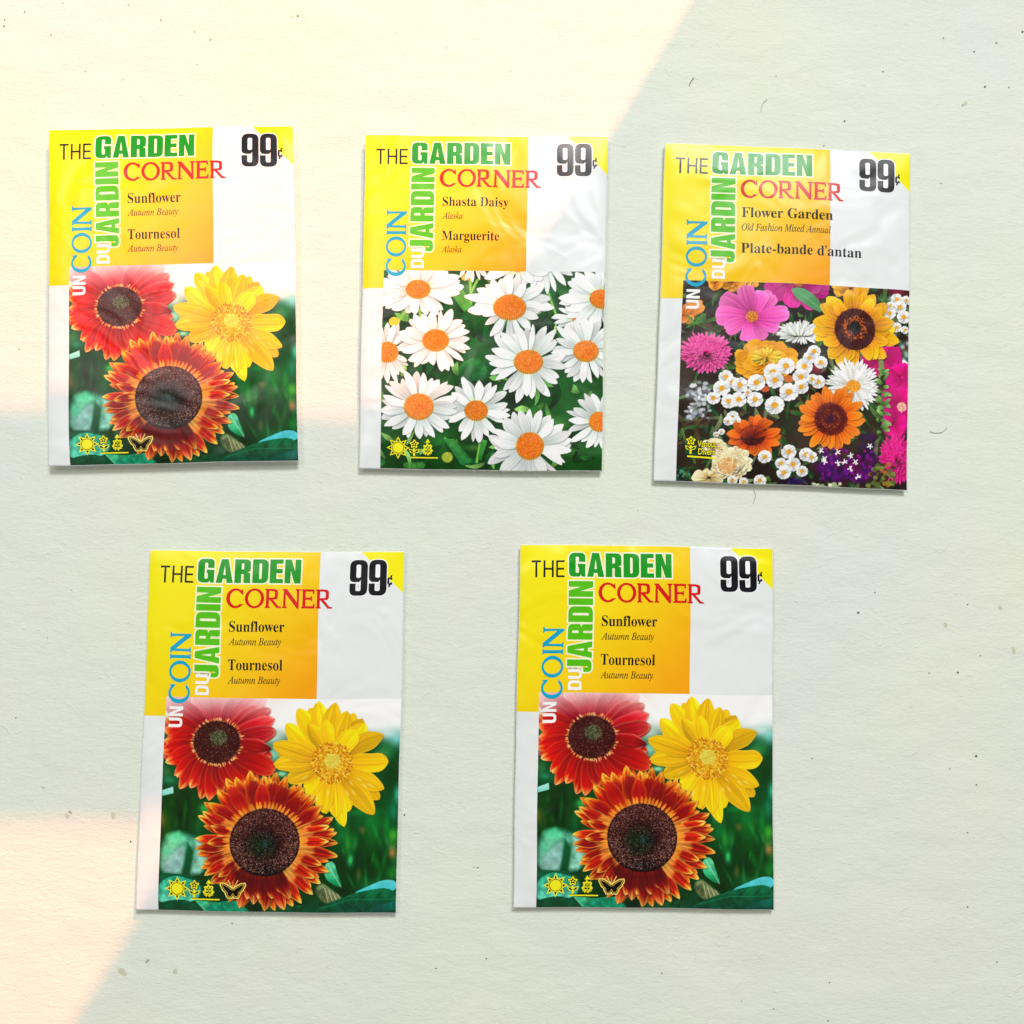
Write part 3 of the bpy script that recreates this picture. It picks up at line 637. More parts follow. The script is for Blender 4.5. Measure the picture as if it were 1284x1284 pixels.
    for x, y in [(820, 866), (805, 830), (880, 836), (882, 886), (912, 880), (963, 880), (940, 911), (975, 948), (940, 850), (1028, 806), (820, 880)]:
        for i in range(5): th = 6.283 * i / 5 + r.random(); cv.line([(x, y), (x + 12 * math.cos(th), y + 12 * math.sin(th))], 5, (244, 236, 244), 1)
    for i in range(50): cv.blob(1020 + r.random() * 120, 890 + r.random() * 110, 11, 9, [(160, 120, 40), (90, 100, 50), (120, 140, 70), (60, 50, 30)][r.integers(4)], .85, 0, .7)
    for i in range(20): cv.blob(760 + r.random() * 150, 980 + r.random() * 16, 8, 7, [(230, 232, 200), (150, 170, 110)][i % 2], .9, 0, .8)
    cv.blob(690, 970, 60, 20, (40, 20, 90), .9)
    for x, y, R in [(545, 856, 33), (655, 835, 36), (735, 848, 34), (762, 860, 28), (620, 888, 28), (675, 893, 36), (718, 925, 28), (634, 930, 34), (525, 965, 30), (450, 970, 22), (398, 962, 24)]: mini(x, y, R)
    for i in range(14): cv.blob(140 + r.random() * 60, 910 + r.random() * 60, 6, 6, [(60, 150, 120), (30, 90, 60)][i % 2], .8, 0, .8)
    return cv.finish(4)

# ------------------------------------------------------------------ lettering shapes (contours, y up, cap height 1)
def rp(pts, seg=6):
    """polygon with rounded corners: each point is (x, y) or (x, y, radius)"""
    out = []; n = len(pts)
    for i in range(n):
        p = pts[i]; r = p[2] if len(p) > 2 else 0
        P = np.array(p[:2], float)
        if r <= 0: out.append(tuple(P)); continue
        A = np.array(pts[i - 1][:2], float) - P; B = np.array(pts[(i + 1) % n][:2], float) - P
        la, lb = np.linalg.norm(A), np.linalg.norm(B); A /= la; B /= lb
        ang = math.acos(max(-1, min(1, float(A @ B)))); d = min(r / math.tan(ang / 2), la * .5, lb * .5)
        p0, p1 = P + A * d, P + B * d
        for k in range(seg + 1):
            t = k / seg; out.append(tuple((1 - t) ** 2 * p0 + 2 * t * (1 - t) * (P * .72 + (p0 + p1) / 2 * .28) + t * t * p1) if False else tuple((1 - t) ** 2 * p0 + 2 * t * (1 - t) * P + t * t * p1))
    return out

HEAVY = {
 'G': (.62, [rp([(.61,.62),(.61,1,.24),(0,1,.24),(0,0,.24),(.40,0,.1),(.45,.09),(.47,0),(.61,0),(.61,.54),(.33,.54),(.33,.40),(.37,.40),(.37,.16,.06),(.25,.16,.06),(.25,.84,.06),(.37,.84,.06),(.37,.62)])]),
 'A': (.64, [[(0,0),(.19,1),(.45,1),(.64,0),(.41,0),(.385,.17),(.255,.17),(.23,0)], [(.275,.33),(.365,.33),(.32,.74)]]),
 'R': (.61, [rp([(0,0),(0,1),(.59,1,.2),(.59,.50,.12),(.47,.46),(.58,.42,.08),(.585,.08),(.61,0),(.36,0),(.335,.06),(.335,.38,.05),(.25,.38),(.25,0)]), rp([(.25,.57),(.25,.83),(.345,.83,.05),(.345,.57,.05)])]),
 'D': (.59, [rp([(0,0),(0,1),(.59,1,.24),(.59,0,.24)]), rp([(.25,.17),(.25,.83),(.345,.83,.06),(.345,.17,.06)])]),
 'E': (.50, [[(0,0),(0,1),(.49,1),(.49,.82),(.25,.82),(.25,.6),(.47,.6),(.47,.42),(.25,.42),(.25,.18),(.50,.18),(.50,0)]]),
 'N': (.60, [[(0,0),(0,1),(.24,1),(.38,.50),(.38,1),(.60,1),(.60,0),(.37,0),(.22,.53),(.22,0)]]),
 'J': (.47, [rp([(.47,1),(.22,1),(.22,.16,.03),(.17,.16,.03),(.17,.33),(0,.33),(0,0,.18),(.47,0,.2)])]),
 'I': (.25, [[(0,0),(0,1),(.25,1),(.25,0)]]),
 '9': (.50, [rp([(0,.34),(.17,.34),(.17,.13,.05),(.31,.13,.05),(.31,.44),(.27,.38),(0,.38,.2),(0,1,.2),(.50,1,.2),(.50,0,.2),(0,0,.2)]), rp([(.18,.50,.05),(.18,.87,.05),(.31,.87,.05),(.31,.50,.05)])]),
 'c': (.60, [rp([(.6,.60),(.6,.84,.15),(0,.84,.22),(0,.06,.22),(.6,.06,.2),(.6,.32),(.36,.32),(.36,.22),(.24,.22),(.24,.68),(.36,.68),(.36,.60)]), [(.34,.845),(.42,1.1),(.62,1.1),(.54,.845)], [(.10,-.2),(.18,.055),(.38,.055),(.30,-.2)]]),
}
def strokes(d): return {k: (w, [list(q) for q in v]) for k, (w, v) in d.items()}
def bar(x0, y0, x1, y1): return [(x0, y0), (x0, y1), (x1, y1), (x1, y0)]
t = .112
LIGHT = {
 'T': (.56, [[(0,1),(.56,1),(.56,1-t),(.28+t/2,1-t),(.28+t/2,0),(.28-t/2,0),(.28-t/2,1-t),(0,1-t)]]),
 'H': (.60, [[(0,0),(0,1),(t,1),(t,.5+t/2),(.6-t,.5+t/2),(.6-t,1),(.6,1),(.6,0),(.6-t,0),(.6-t,.5-t/2),(t,.5-t/2),(t,0)]]),
 'E': (.50, [[(0,0),(0,1),(.5,1),(.5,1-t),(t,1-t),(t,.5+t/2),(.47,.5+t/2),(.47,.5-t/2),(t,.5-t/2),(t,t),(.5,t),(.5,0)]]),
}
t = .21
BOLD = {
 'D': (.68, [rp([(0,0),(0,1),(.68,1,.38),(.68,0,.38)]), rp([(t,t*.85),(t,1-t*.85),(.68-t,1-t*.85,.18),(.68-t,t*.85,.18)])]),
 'U': (.68, [rp([(0,1),(t,1),(t,t*.85,.16),(.68-t,t*.85,.16),(.68-t,1),(.68,1),(.68,0,.32),(0,0,.32)])]),
 'N': (.70, [[(0,0),(0,1),(.23,1),(.50,.36),(.50,1),(.70,1),(.70,0),(.48,0),(.20,.66),(.20,0)]]),
}
def ell_ring(w, th_x, th_y, a0=None, a1=None, n=44):
    cx = w / 2
    if a0 is None:
        o = [(cx + cx * math.cos(q), .5 + .52 * math.sin(q)) for q in np.linspace(0, 2 * math.pi, n, endpoint=False)]
        i = [(cx + (cx - th_x) * math.cos(q), .5 + (.52 - th_y) * math.sin(q)) for q in np.linspace(0, 2 * math.pi, n, endpoint=False)]
        return [o, i]
    qs = np.linspace(a0, a1, n)
    o = [(cx + cx * math.cos(q), .5 + .52 * math.sin(q)) for q in qs]
    i = [(cx + .02 + (cx - th_x) * math.cos(q), .5 + (.52 - th_y) * math.sin(q)) for q in qs[::-1]]
    return [o + i]
Cc = ell_ring(.98, .135, .075, math.radians(42), math.radians(318))
Cc[0] = [(.90, .72), (.875, .985)] + Cc[0][1:44] + [(.93, .17)] + Cc[0][45:]
def serif_stem(x, w=.115, s=.05): return rp([(x-s,0),(x-s,.025),(x,.06),(x,.94),(x-s,.975),(x-s,1),(x+w+s,1),(x+w+s,.975),(x+w,.94),(x+w,.06),(x+w+s,.025),(x+w+s,0)])
SERIF = {
 'C': (.93, Cc), 'O': (1.02, ell_ring(1.02, .135, .07)),
 'I': (.25, [serif_stem(.065)]),
 'R': (.86, [rp([(0,0),(0,.025),(.06,.06),(.06,.94),(0,.975),(0,1),(.38,1,.1),(.66,.97,.22),(.66,.46,.24),(.36,.475),(.70,.07),(.86,.02),(.86,0),(.64,0),(.25,.44),(.175,.44),(.175,.06),(.235,.025),(.235,0)]),
             rp([(.175,.52),(.175,.93),(.34,.93,.08),(.535,.90,.18),(.535,.54,.18),(.34,.52,.08)])]),
 'N': (.96, [[(0,0),(0,.025),(.055,.06),(.075,.92),(0,.975),(0,1),(.20,1),(.80,.27),(.79,.94),(.72,.975),(.72,1),(.96,1),(.96,.975),(.87,.94),(.87,-.02),(.80,-.02),(.155,.78),(.14,.06),(.22,.025),(.22,0)]]),
 'E': (.70, [[(0,0),(0,.025),(.06,.06),(.06,.94),(0,.975),(0,1),(.64,1),(.655,.80),(.63,.80),(.58,.925),(.18,.925),(.18,.55),(.48,.55),(.52,.62),(.54,.62),(.54,.40),(.52,.40),(.48,.475),(.18,.475),(.18,.075),(.60,.075),(.665,.21),(.69,.21),(.67,0)]]),
}
def word(glyphs, txt, x0, x1, yb, cap, gap=.05, rot=False, grow=0.0):
    """contours in sheet units (x right, y down). rot: text reads upwards; x0/x1 then run along -y and yb is the baseline x"""
    tot = sum(glyphs[c][0] for c in txt) + gap * (len(txt) - 1); kx = (x1 - x0) / tot; out = []; cx = 0
    for c in txt:
        w, cs = glyphs[c]
        g = []
        for ct in cs:
            q = [((cx + x) * kx + x0, y * cap) for x, y in ct]
            g.append(q)
        cx += w + gap
        for q in g:
            out.append([(yb - b, -a) if rot else (a, yb - b) for a, b in q])
    return out

def fill_curve(contours, offset=0.0):
    """fill (with holes) through a 2D curve, return verts, faces"""
    out_v, out_f = [], []
    cu = bpy.data.curves.new('shape', 'CURVE'); cu.dimensions = '2D'; cu.fill_mode = 'BOTH'
    for c in contours:
        s = cu.splines.new('POLY'); s.points.add(len(c) - 1)
        for i, (x, y) in enumerate(c): s.points[i].co = (x, -y, 0, 1)
        s.use_cyclic_u = True
    return curve_mesh(cu)

def curve_mesh(cu, cut=9.0):
    o = bpy.data.objects.new('shape', cu); col.objects.link(o)
    dg = bpy.context.evaluated_depsgraph_get(); dg.update()
    ev = o.evaluated_get(dg); me = bpy.data.meshes.new_from_object(ev)
    bm = bmesh.new(); bm.from_mesh(me)
    if bm.verts and cut:
        for ax in (0, 1):
            cs = [w.co[ax] for w in bm.verts]; g = math.ceil(min(cs) / cut) * cut
            while g < max(cs):
                co = [0, 0, 0]; no = [0, 0, 0]; co[ax] = g; no[ax] = 1
                bmesh.ops.bisect_plane(bm, geom=bm.verts[:] + bm.edges[:] + bm.faces[:], plane_co=co, plane_no=no, dist=1e-5)
                g += cut
    bm.verts.index_update()
    v = np.array([(w.co.x, -w.co.y) for w in bm.verts]); f = [tuple(w.index for w in p.verts) for p in bm.faces]
    bm.free(); bpy.data.objects.remove(o); bpy.data.curves.remove(cu); bpy.data.meshes.remove(me)
    return v, f

def orient(c):
    a = sum(c[i - 1][0] * c[i][1] - c[i][0] * c[i - 1][1] for i in range(len(c)))
    return a
def grow(c, d):
    """offset a closed contour outwards by d (holes inwards) with mitre limit"""
    P = [np.array(p, float) for i, p in enumerate(c) if math.dist(p, c[i - 1]) > 1e-6]; n = len(P)
    s = 1 if orient([tuple(p) for p in P]) > 0 else -1; out = []
    for i in range(n):
        a, b, e = P[i - 1], P[i], P[(i + 1) % n]
        d0 = (b - a) / np.linalg.norm(b - a); d1 = (e - b) / np.linalg.norm(e - b)
        n0 = np.array([d0[1], -d0[0]]) * s; n1 = np.array([d1[1], -d1[0]]) * s
        m = n0 + n1; L = np.linalg.norm(m)
        if L < 1e-3: out.append(tuple(b + n0 * d)); continue
        m /= L; k = 1 / max(.55, float(m @ n0)); out.append(tuple(b + m * d * k))
    return out

def fat(cs, d):
    bb = [(min(p[0] for p in c), max(p[0] for p in c), min(p[1] for p in c), max(p[1] for p in c)) for c in cs]; out = []
    for i, c in enumerate(cs):
        a = bb[i]; hole = any(k != i and b[0] < a[0] and b[1] > a[1] and b[2] < a[2] and b[3] > a[3] for k, b in enumerate(bb))
        out.append(grow(c, -d if hole else d))
    return out
def math_text(txt, bold):
    if bold is None: return txt
    up, lo = (0x1D400, 0x1D41A) if bold else (0x1D434, 0x1D44E); s = ''
    for c in txt:
        if 'A' <= c <= 'Z': s += chr(up + ord(c) - 65)
        elif c == 'h' and not bold: s += chr(0x210E)
        elif 'a' <= c <= 'z': s += chr(lo + ord(c) - 97)
        else: s += c
    return s
def text_mesh(txt, x0, x1, yb, cap, bold, off=0.0):
    def mk(s):
        cu = bpy.data.curves.new('shape', 'FONT'); cu.body = s; cu.fill_mode = 'BOTH'; cu.resolution_u = 3; cu.offset = off
        return curve_mesh(cu, 0)
    v, f = mk(math_text(txt, bold)); ref, _ = mk(math_text('T', bold))
    h = -ref[:, 1].min(); w0, w1 = v[:, 0].min(), v[:, 0].max()
    v = v.copy(); v[:, 0] = (v[:, 0] - w0) / (w1 - w0) * (x1 - x0) + x0; v[:, 1] = v[:, 1] * cap / h + yb
    return v, f

# ------------------------------------------------------------------ seed packets
AW, AH = 1165.0, 1670.0          # sheet units of the printed front
class Packet:
    def __init__(self, label, corners, seed, zedge, tilt=(0, 0), bulge=0.0011, k=.04):
        self.k = k
        self.q = [px(x, y, zedge)[:2] for x, y in corners]       # TL TR BL BR on the tabletop plane
        self.ze = zedge; self.bulge = bulge; self.tilt = tilt
        r = random.Random(seed); self.ph = [r.random() * 6.28 for _ in range(8)]; self.r = r
        c = sum(self.q) / 4
        self.o = bpy.data.objects.new('seed_packet', None); col.objects.link(self.o)
        self.o.location = (c[0], c[1], 0); self.o.empty_display_size = 0.02; self.c = c
        tag(self.o, label, 'seed packet', 'garden seed packets laid out on the white surface')
    def xy(self, u, v):
        v = v + self.k * v * (1 - v)
        a, b, c, d = self.q; u = u[..., None]; v = v[..., None]
        p = self.ph; w = np.concatenate([.00013 * np.sin(v * 7 + p[2]) + .00007 * np.sin(v * 17 + p[3]), .00013 * np.sin(u * 6 + p[4]) + .00006 * np.sin(u * 15 + p[5])], -1)
        return (a * (1 - u) + b * u) * (1 - v) + (c * (1 - u) + d * u) * v + w
    def height(self, u, v):
        p = self.ph; W, H = .082, .116
        du = np.minimum(u, 1 - u) * W; dv = np.minimum(v, 1 - v) * H
        e = (1 - np.exp(-du / .0022)) * (1 - np.exp(-dv / .0045))
        dome = (1 - (2 * u - 1) ** 2) * (1 - (2 * v - 1) ** 4)
        z = self.ze - .0002 + .0006 * e + self.bulge * dome
        z = z + .00018 * np.sin(u * 7 + v * 3 + p[0]) * dome + .00016 * np.sin(v * 9 - u * 4 + p[1]) * dome
        z = z + self.tilt[0] * (1 - u) * (1 - v) ** 2 + self.tilt[1] * u * (1 - v) ** 2
        return z
    def pts(self, u, v, lift=0.0):
        u = np.asarray(u, float); v = np.asarray(v, float); xy = self.xy(u, v) - self.c
        return np.concatenate([xy, (self.height(u, v) + lift)[..., None]], axis=-1)
    def grid(self, name, u0, v0, u1, v1, nu, nv, lift, mat, cols=None, parent=None, extra=None):
        U, V = np.meshgrid(np.linspace(u0, u1, nu), np.linspace(v0, v1, nv))
        P = self.pts(U.ravel(), V.ravel(), lift)
        i = np.arange(nu * nv).reshape(nv, nu)
        f = np.stack([i[1:, :-1], i[1:, 1:], i[:-1, 1:], i[:-1, :-1]], -1).reshape(-1, 4)
        if callable(cols): cols = cols(U.ravel(), V.ravel())
        if extra:
            for (a0, b0, a1, b1, mu, mv) in extra:
                U2, V2 = np.meshgrid(np.linspace(a0, a1, mu), np.linspace(b0, b1, mv)); n0 = len(P)
                P = np.concatenate([P, self.pts(U2.ravel(), V2.ravel(), lift)]); j = np.arange(mu * mv).reshape(mv, mu) + n0
                f = np.concatenate([f, np.stack([j[1:, :-1], j[1:, 1:], j[:-1, 1:], j[:-1, :-1]], -1).reshape(-1, 4)])
                cols = np.concatenate([cols, self._c(U2.ravel(), V2.ravel())])
        return mesh_obj(name, P, f, mat, parent or self.o, cols)
    def shape(self, name, vf, lift, mat, parent=None, label=None):
        v, f = vf
        P = self.pts(v[:, 0] / AW, v[:, 1] / AH, lift)
        if v.shape[1] == 3: P[:, 2] += v[:, 2]
        # keep faces pointing up
        ff = []
        for t_ in f:
            a, b, c = P[t_[0]], P[t_[1]], P[t_[2]]
            ff.append(t_ if (b[0] - a[0]) * (c[1] - a[1]) - (b[1] - a[1]) * (c[0] - a[0]) > 0 else tuple(reversed(t_)))
        o = mesh_obj(name, P, ff, mat, parent or self.o, smooth=False)
        if label: o['label'] = label
        return o
    def envelope(self, rough=0.0):
        nu, nv = 165, 229; U, V = np.meshgrid(np.linspace(0, 1, nu), np.linspace(0, 1, nv))
        top = self.pts(U.ravel(), V.ravel())
        idx = np.arange(nu * nv).reshape(nv, nu)
        f = [np.stack([idx[1:, :-1], idx[1:, 1:], idx[:-1, 1:], idx[:-1, :-1]], -1).reshape(-1, 4)]
        rim = list(idx[0, :]) + list(idx[1:, -1]) + list(idx[-1, :-1][::-1]) + list(idx[1:-1, 0][::-1])
        rng = np.random.default_rng(int(self.ph[0] * 1000))
        P = [top]; base = len(top); R = top[rim]
        ctr = np.array([0, 0, 0.0])
        lo1 = R.copy(); lo1[:, 2] -= .00045
        lo1[:, :2] *= 1 + rng.normal(0, .0006 + rough, (len(R), 1))
        inn = R.copy(); inn[:, :2] *= .80; inn[:, 2] = .00012
        P += [lo1, inn, np.array([[0, 0, .0001]])]
        n = len(rim); r0 = np.array(rim); a = base + np.arange(n); b = base + n + np.arange(n)
        nx = lambda z: np.roll(z, -1)
        f.append(np.stack([r0, nx(r0), nx(a), a], -1)); f.append(np.stack([a, nx(a), nx(b), b], -1))
        cen = base + 2 * n
        V_ = np.concatenate(P); quads = np.concatenate(f)
        tris = [(int(b[i]), int(b[(i + 1) % n]), cen) for i in range(n)]
        me_f = [tuple(map(int, q)) for q in quads] + tris
        me = mesh_obj('envelope', V_, me_f, M_WHITE, self.o)
        return me

def panel_colors(u, v):
    """printed yellow that runs into orange towards the lower right"""
    g = np.clip(.52 * v / .41 + .68 * u / .67 - .16, 0, 1.0)
    st = [(0, (255, 227, 0)), (.35, (255, 214, 0)), (.7, (253, 186, 0)), (1, (243, 156, 3))]
    return ink(lerp_stops(st, g))

def circle(x, y, rx, ry=None, n=20): return [(x + rx * math.cos(6.2832 * i / n), y + (ry or rx) * math.sin(6.2832 * i / n)) for i in range(n)]
def ring(x, y, r, w): return [circle(x, y, r), circle(x, y, r - w)]
def sline(pts, w):
    """a stroked polyline as one contour"""
    L, R = [], []
    for i, p in enumerate(pts):
        a = np.array(pts[max(0, i - 1)], float); b = np.array(pts[min(len(pts) - 1, i + 1)], float); d = (b - a) / (np.linalg.norm(b - a) + 1e-9)
        n = np.array([-d[1], d[0]]) * w / 2; L.append(tuple(np.array(p) + n)); R.append(tuple(np.array(p) - n))
    return L + R[::-1]

BLACK = (12, 14, 14); YEL = (250, 230, 40); PALE = (252, 246, 205)
def lettering(P, lines):
    S = P.shape
    def outlined(txt0, cs, color, d, label):
        o = S('lettering', fill_curve(cs), 4.5e-5, ink_mat(color), label=label)
        vo = [grow(c, d) for c in cs]
        # each letter's outline separately so neighbours may touch
        V, Fc, n0 = [], [], 0
        for k, c in enumerate(vo):
            if any(all(min(p[0] for p in q) <= p2[0] <= max(p[0] for p in q) and min(p[1] for p in q) <= p2[1] <= max(p[1] for p in q) for p2 in (c[0], c[len(c) // 2])) and len(q) and q is not c and
                   (max(p[0] for p in q) - min(p[0] for p in q)) > (max(p[0] for p in c) - min(p[0] for p in c)) * 1.4 and (max(p[1] for p in q) - min(p[1] for p in q)) > (max(p[1] for p in c) - min(p[1] for p in c)) * 1.1 for q in vo):
                continue
            if d and txt0[len(V)] == 'G':
                a0, a1, b0, b1 = min(p[0] for p in c), max(p[0] for p in c), min(p[1] for p in c), max(p[1] for p in c)
                c = rp([(a0, b0, 34), (a1, b0, 34), (a1, b1, 8), (a0, b1, 34)])
            v, f = fill_curve([c]); V.append(np.c_[v, np.full(len(v), (len(V) % 2) * 4e-6)]); Fc += [tuple(a + n0 for a in t_) for t_ in f]; n0 += len(v)
        S('outline', (np.concatenate(V), Fc), 3.0e-5, ink_mat(PALE), parent=o)
        return o
    S('lettering', fill_curve(word(LIGHT, 'THE', 54, 206, 151, 78, .14)), 3e-5, ink_mat(BLACK), label='thin black word THE')
    g = word(HEAVY, 'GARDEN', 226, 697, 148, 110, .055)
    outlined('GARDEN', g, (0, 146, 34), 6.5, 'heavy green word GARDEN with a cream outline')
    S('lettering', fill_curve(fat(word(SERIF, 'CORNER', 363, 843, 260, 84, .09), 1.9)), 6e-5, ink_mat((206, 4, 16)), label='red serif word CORNER')
    j = word(HEAVY, 'JARDIN', -584, -168, 337, 112, .055, rot=True)
    outlined('JARDIN', j, (84, 184, 4), 6.5, 'light green word JARDIN reading upwards with a cream outline')
    S('lettering', fill_curve(fat(word(SERIF, 'COIN', -706, -380, 205, 91, .09, rot=True), 1.9)), 6e-5, ink_mat((0, 160, 196)), label='blue serif word COIN reading upwards')
    S('lettering', fill_curve(word(BOLD, 'DU', -667, -572, 294, 62, .10, rot=True)), 8e-5, ink_mat((250, 250, 240)), label='small white word DU reading upwards')
    S('lettering', fill_curve(word(BOLD, 'UN', -818, -722, 181, 62, .10, rot=True)), 6e-5, ink_mat((252, 252, 250)), label='small white word UN reading upwards')
    for (tx, x0, x1, yb, cap, b, off) in lines:
        S('lettering', text_mesh(tx, x0, x1, yb, cap, b, off), 4e-5, ink_mat((24, 18, 10) if b else (52, 34, 10)), label=('bold black' if b else 'small italic') + ' words ' + tx)
    pr = word(HEAVY, '99', 920, 1088, 204, 165, .035)
    S('price_outline', fill_curve([grow(pr[0], 4)]), 3e-5, ink_mat((235, 240, 238))); S('price_outline', fill_curve([grow(pr[2], 4)]), 3e-5, ink_mat((235, 240, 238)))
    S('price', fill_curve(pr), 4.5e-5, ink_mat((8, 24, 32)), label='heavy black price 99 in the top right corner')
    S('price', fill_curve(word(HEAVY, 'c', 1091, 1113, 157, 43)), 4.5e-5, ink_mat((8, 24, 32)), label='small black cent sign')

def a_units(x, y):           # photograph pixel of the bottom right packet -> sheet units
    C = [(652, 682), (969, 687), (643, 1138), (970, 1141)]; u = v = .5
    for _ in range(8):
        u = (x - (C[0][0] + (C[2][0] - C[0][0]) * v)) / ((C[1][0] + (C[3][0] - C[1][0]) * v) - (C[0][0] + (C[2][0] - C[0][0]) * v))
        v = (y - (C[0][1] + (C[1][1] - C[0][1]) * u)) / ((C[2][1] + (C[3][1] - C[2][1]) * u) - (C[0][1] + (C[1][1] - C[0][1]) * u))
    return u * AW, v * AH
def Z(zx, zy): return a_units(640 + zx / 7.133, 1050 + zy / 7.133)
ZK = 3.57 / 7.133
def icons(P, kind):
    S = P.shape; y0 = ink_mat(YEL); k0 = ink_mat(BLACK); dk = ink_mat((60, 50, 10)); U, D = 5e-5, 3e-5
    def flower_icon(cx, cy, s):
        pet = []
        c = [(cx + (36 + 9 * math.cos(5 * a)) * ZK * s * math.cos(a - 1.57), cy + (36 + 9 * math.cos(5 * a)) * ZK * s * math.sin(a - 1.57)) for a in np.linspace(0, 6.283, 50, endpoint=False)]
        o = S('flower_icon', fill_curve([grow(c, 3)]), D, k0)
        S('petals', fill_curve([c, grow(c, -5.0)]), U, y0, parent=o)
        S('pistil', fill_curve([circle(cx, cy, 9 * ZK * s)]), U, y0, parent=o)
        st = sline([(cx, cy + 42 * ZK * s), (cx, cy + 128 * ZK * s)], 9)
        S('stem', fill_curve([st]), U, y0, parent=o)
        for d in (-1, 1):
            lf = [(cx, cy + 88 * ZK * s), (cx + d * 20 * ZK * s, cy + 62 * ZK * s), (cx + d * 42 * ZK * s, cy + 56 * ZK * s), (cx + d * 32 * ZK * s, cy + 78 * ZK * s)]
            S('leaf', fill_curve([lf]), U + 5e-6, k0, parent=o); S('leaf', fill_curve([grow(lf, 4)]), U, y0, parent=o)
    if kind != 'border':
        cx, cy = Z(398, 425); R = 112 * ZK; r = 66 * ZK
        star = [(cx + (R if i % 2 == 0 else r) * math.cos(i * math.pi / 8), cy + (R if i % 2 == 0 else r) * math.sin(i * math.pi / 8)) for i in range(16)]
        o = S('sun_icon', fill_curve([star]), D, y0)
        tri = []
        for i in range(8):
            a = i * math.pi / 4; q = lambda rr, b: (cx + rr * ZK * math.cos(a + b), cy + rr * ZK * math.sin(a + b))
            tri.append([q(90, 0), q(66, -.20), q(66, .20)])
        S('ray', fill_curve(tri), U, k0, parent=o)
        S('ring', fill_curve(ring(cx, cy, 58 * ZK, 6 * ZK)), U, dk, parent=o)
        cx, cy = Z(552, 388); flower_icon(cx, cy, 1.0)
        a = Z(520, 515); b = Z(778, 517)
        S('base_line', fill_curve([sline([a, b], 9)]), D, y0); S('base_line', fill_curve([sline([(a[0], a[1] - 4), (b[0], b[1] - 4)], 3.5)]), U, k0)
        # small shrub symbol
        cx, cy = Z(680, 440)
        c = [(cx + (48 + 10 * math.sin(7 * t_)) * ZK * .9 * math.cos(t_), cy + (56 + 9 * math.sin(7 * t_ + 1)) * ZK * math.sin(t_)) for t_ in np.linspace(0, 6.283, 60, endpoint=False)]
        o = S('shrub_icon', fill_curve([c, grow(c, -6)]), D, y0)
        S('arrow', fill_curve([[(cx - 12, cy - 34), (cx, cy - 54), (cx + 12, cy - 34)]]), U, y0, parent=o)
        rr = random.Random(4)
        for i in range(9):
            x, y = cx + (i % 3 - 1) * 14, cy - 16 + (i // 3) * 16
            S('foliage', fill_curve(ring(x, y, 6.5, 3)), U, y0, parent=o)
    if kind == 'sunflowers':
        cx, cy = Z(897, 440)
        def bf(s, dx=0):
            h = [(0, 40), (10, 60), (45, 62), (62, 30), (60, 18), (88, -10), (108, -55), (105, -70), (70, -66), (30, -40), (8, -20)]
            pts = [(x, y) for x, y in h] + [(-x, y) for x, y in h[::-1] if x > 0]
            return [(cx + x * ZK * s, cy + y * ZK * s) for x, y in pts]
        body = bf(1.0)
        o = S('butterfly_icon', fill_curve([grow(body, 5)]), D, ink_mat((244, 214, 110)))
        S('wing', fill_curve([body]), 4e-5, k0, parent=o)
        S('wing_line', fill_curve([grow(body, -3.5), grow(body, -6.0)]), U, ink_mat((210, 170, 60)), parent=o)
        for d in (-1, 1): S('antenna', fill_curve([sline([(cx, cy - 22 * ZK), (cx + d * 14, cy - 34), (cx + d * 22, cy - 52)], 3.6)]), U, ink_mat((244, 214, 110)), parent=o)
    if kind == 'border':
        cx, cy = 78 + 62, 1450; cx = 165; flower_icon(cx, 1468, 1.0)
        S('base_line', fill_curve([sline([(150, 1545), (285, 1550)], 8)]), D, y0)
        for d_ in ((-2.5, 0), (2.5, 0), (0, 2.5), (0, -2.5)):  # dark printed outline under the yellow words
            S('lettering_outline', text_mesh('Various', 196 + d_[0], 280 + d_[0], 1496 + d_[1], 30, None, 0.02), D, k0); S('lettering_outline', text_mesh('Divers', 200 + d_[0], 276 + d_[0], 1534 + d_[1], 30, None, 0.02), D + 3e-6, k0)
        S('lettering', text_mesh('Various', 196, 280, 1496, 30, None, 0.012), U, y0, label='small yellow word Various')
        S('lettering', text_mesh('Divers', 200, 276, 1534, 30, None, 0.012), U, y0, label='small yellow word Divers')

SUN_TXT = [('Sunflower', 378, 631, 372, 48, True, 0.0), ('Autumn Beauty', 377, 617, 434, 33, False, .006), ('Tournesol', 378, 625, 549, 49, True, 0.0), ('Autumn Beauty', 377, 617, 611, 33, False, .006)]
DAI_TXT = [('Shasta Daisy', 378, 693, 358, 45, True, 0.0), ('Alaska', 378, 475, 422, 31, False, .006), ('Marguerite', 378, 652, 527, 45, True, 0.0), ('Alaska', 378, 473, 588, 31, False, .006)]
BOR_TXT = [('Flower Garden', 368, 795, 358, 48, True, 0.0), ('Old Fashion Mixed Annual', 368, 785, 424, 34, False, .006), ("Plate-bande d'antan", 366, 931, 534, 48, True, 0.0)]

ART = {'sunflowers': (paint_sunflowers(), SUN_TXT), 'daisies': (paint_daisies(), DAI_TXT), 'border': (paint_border(), BOR_TXT)}

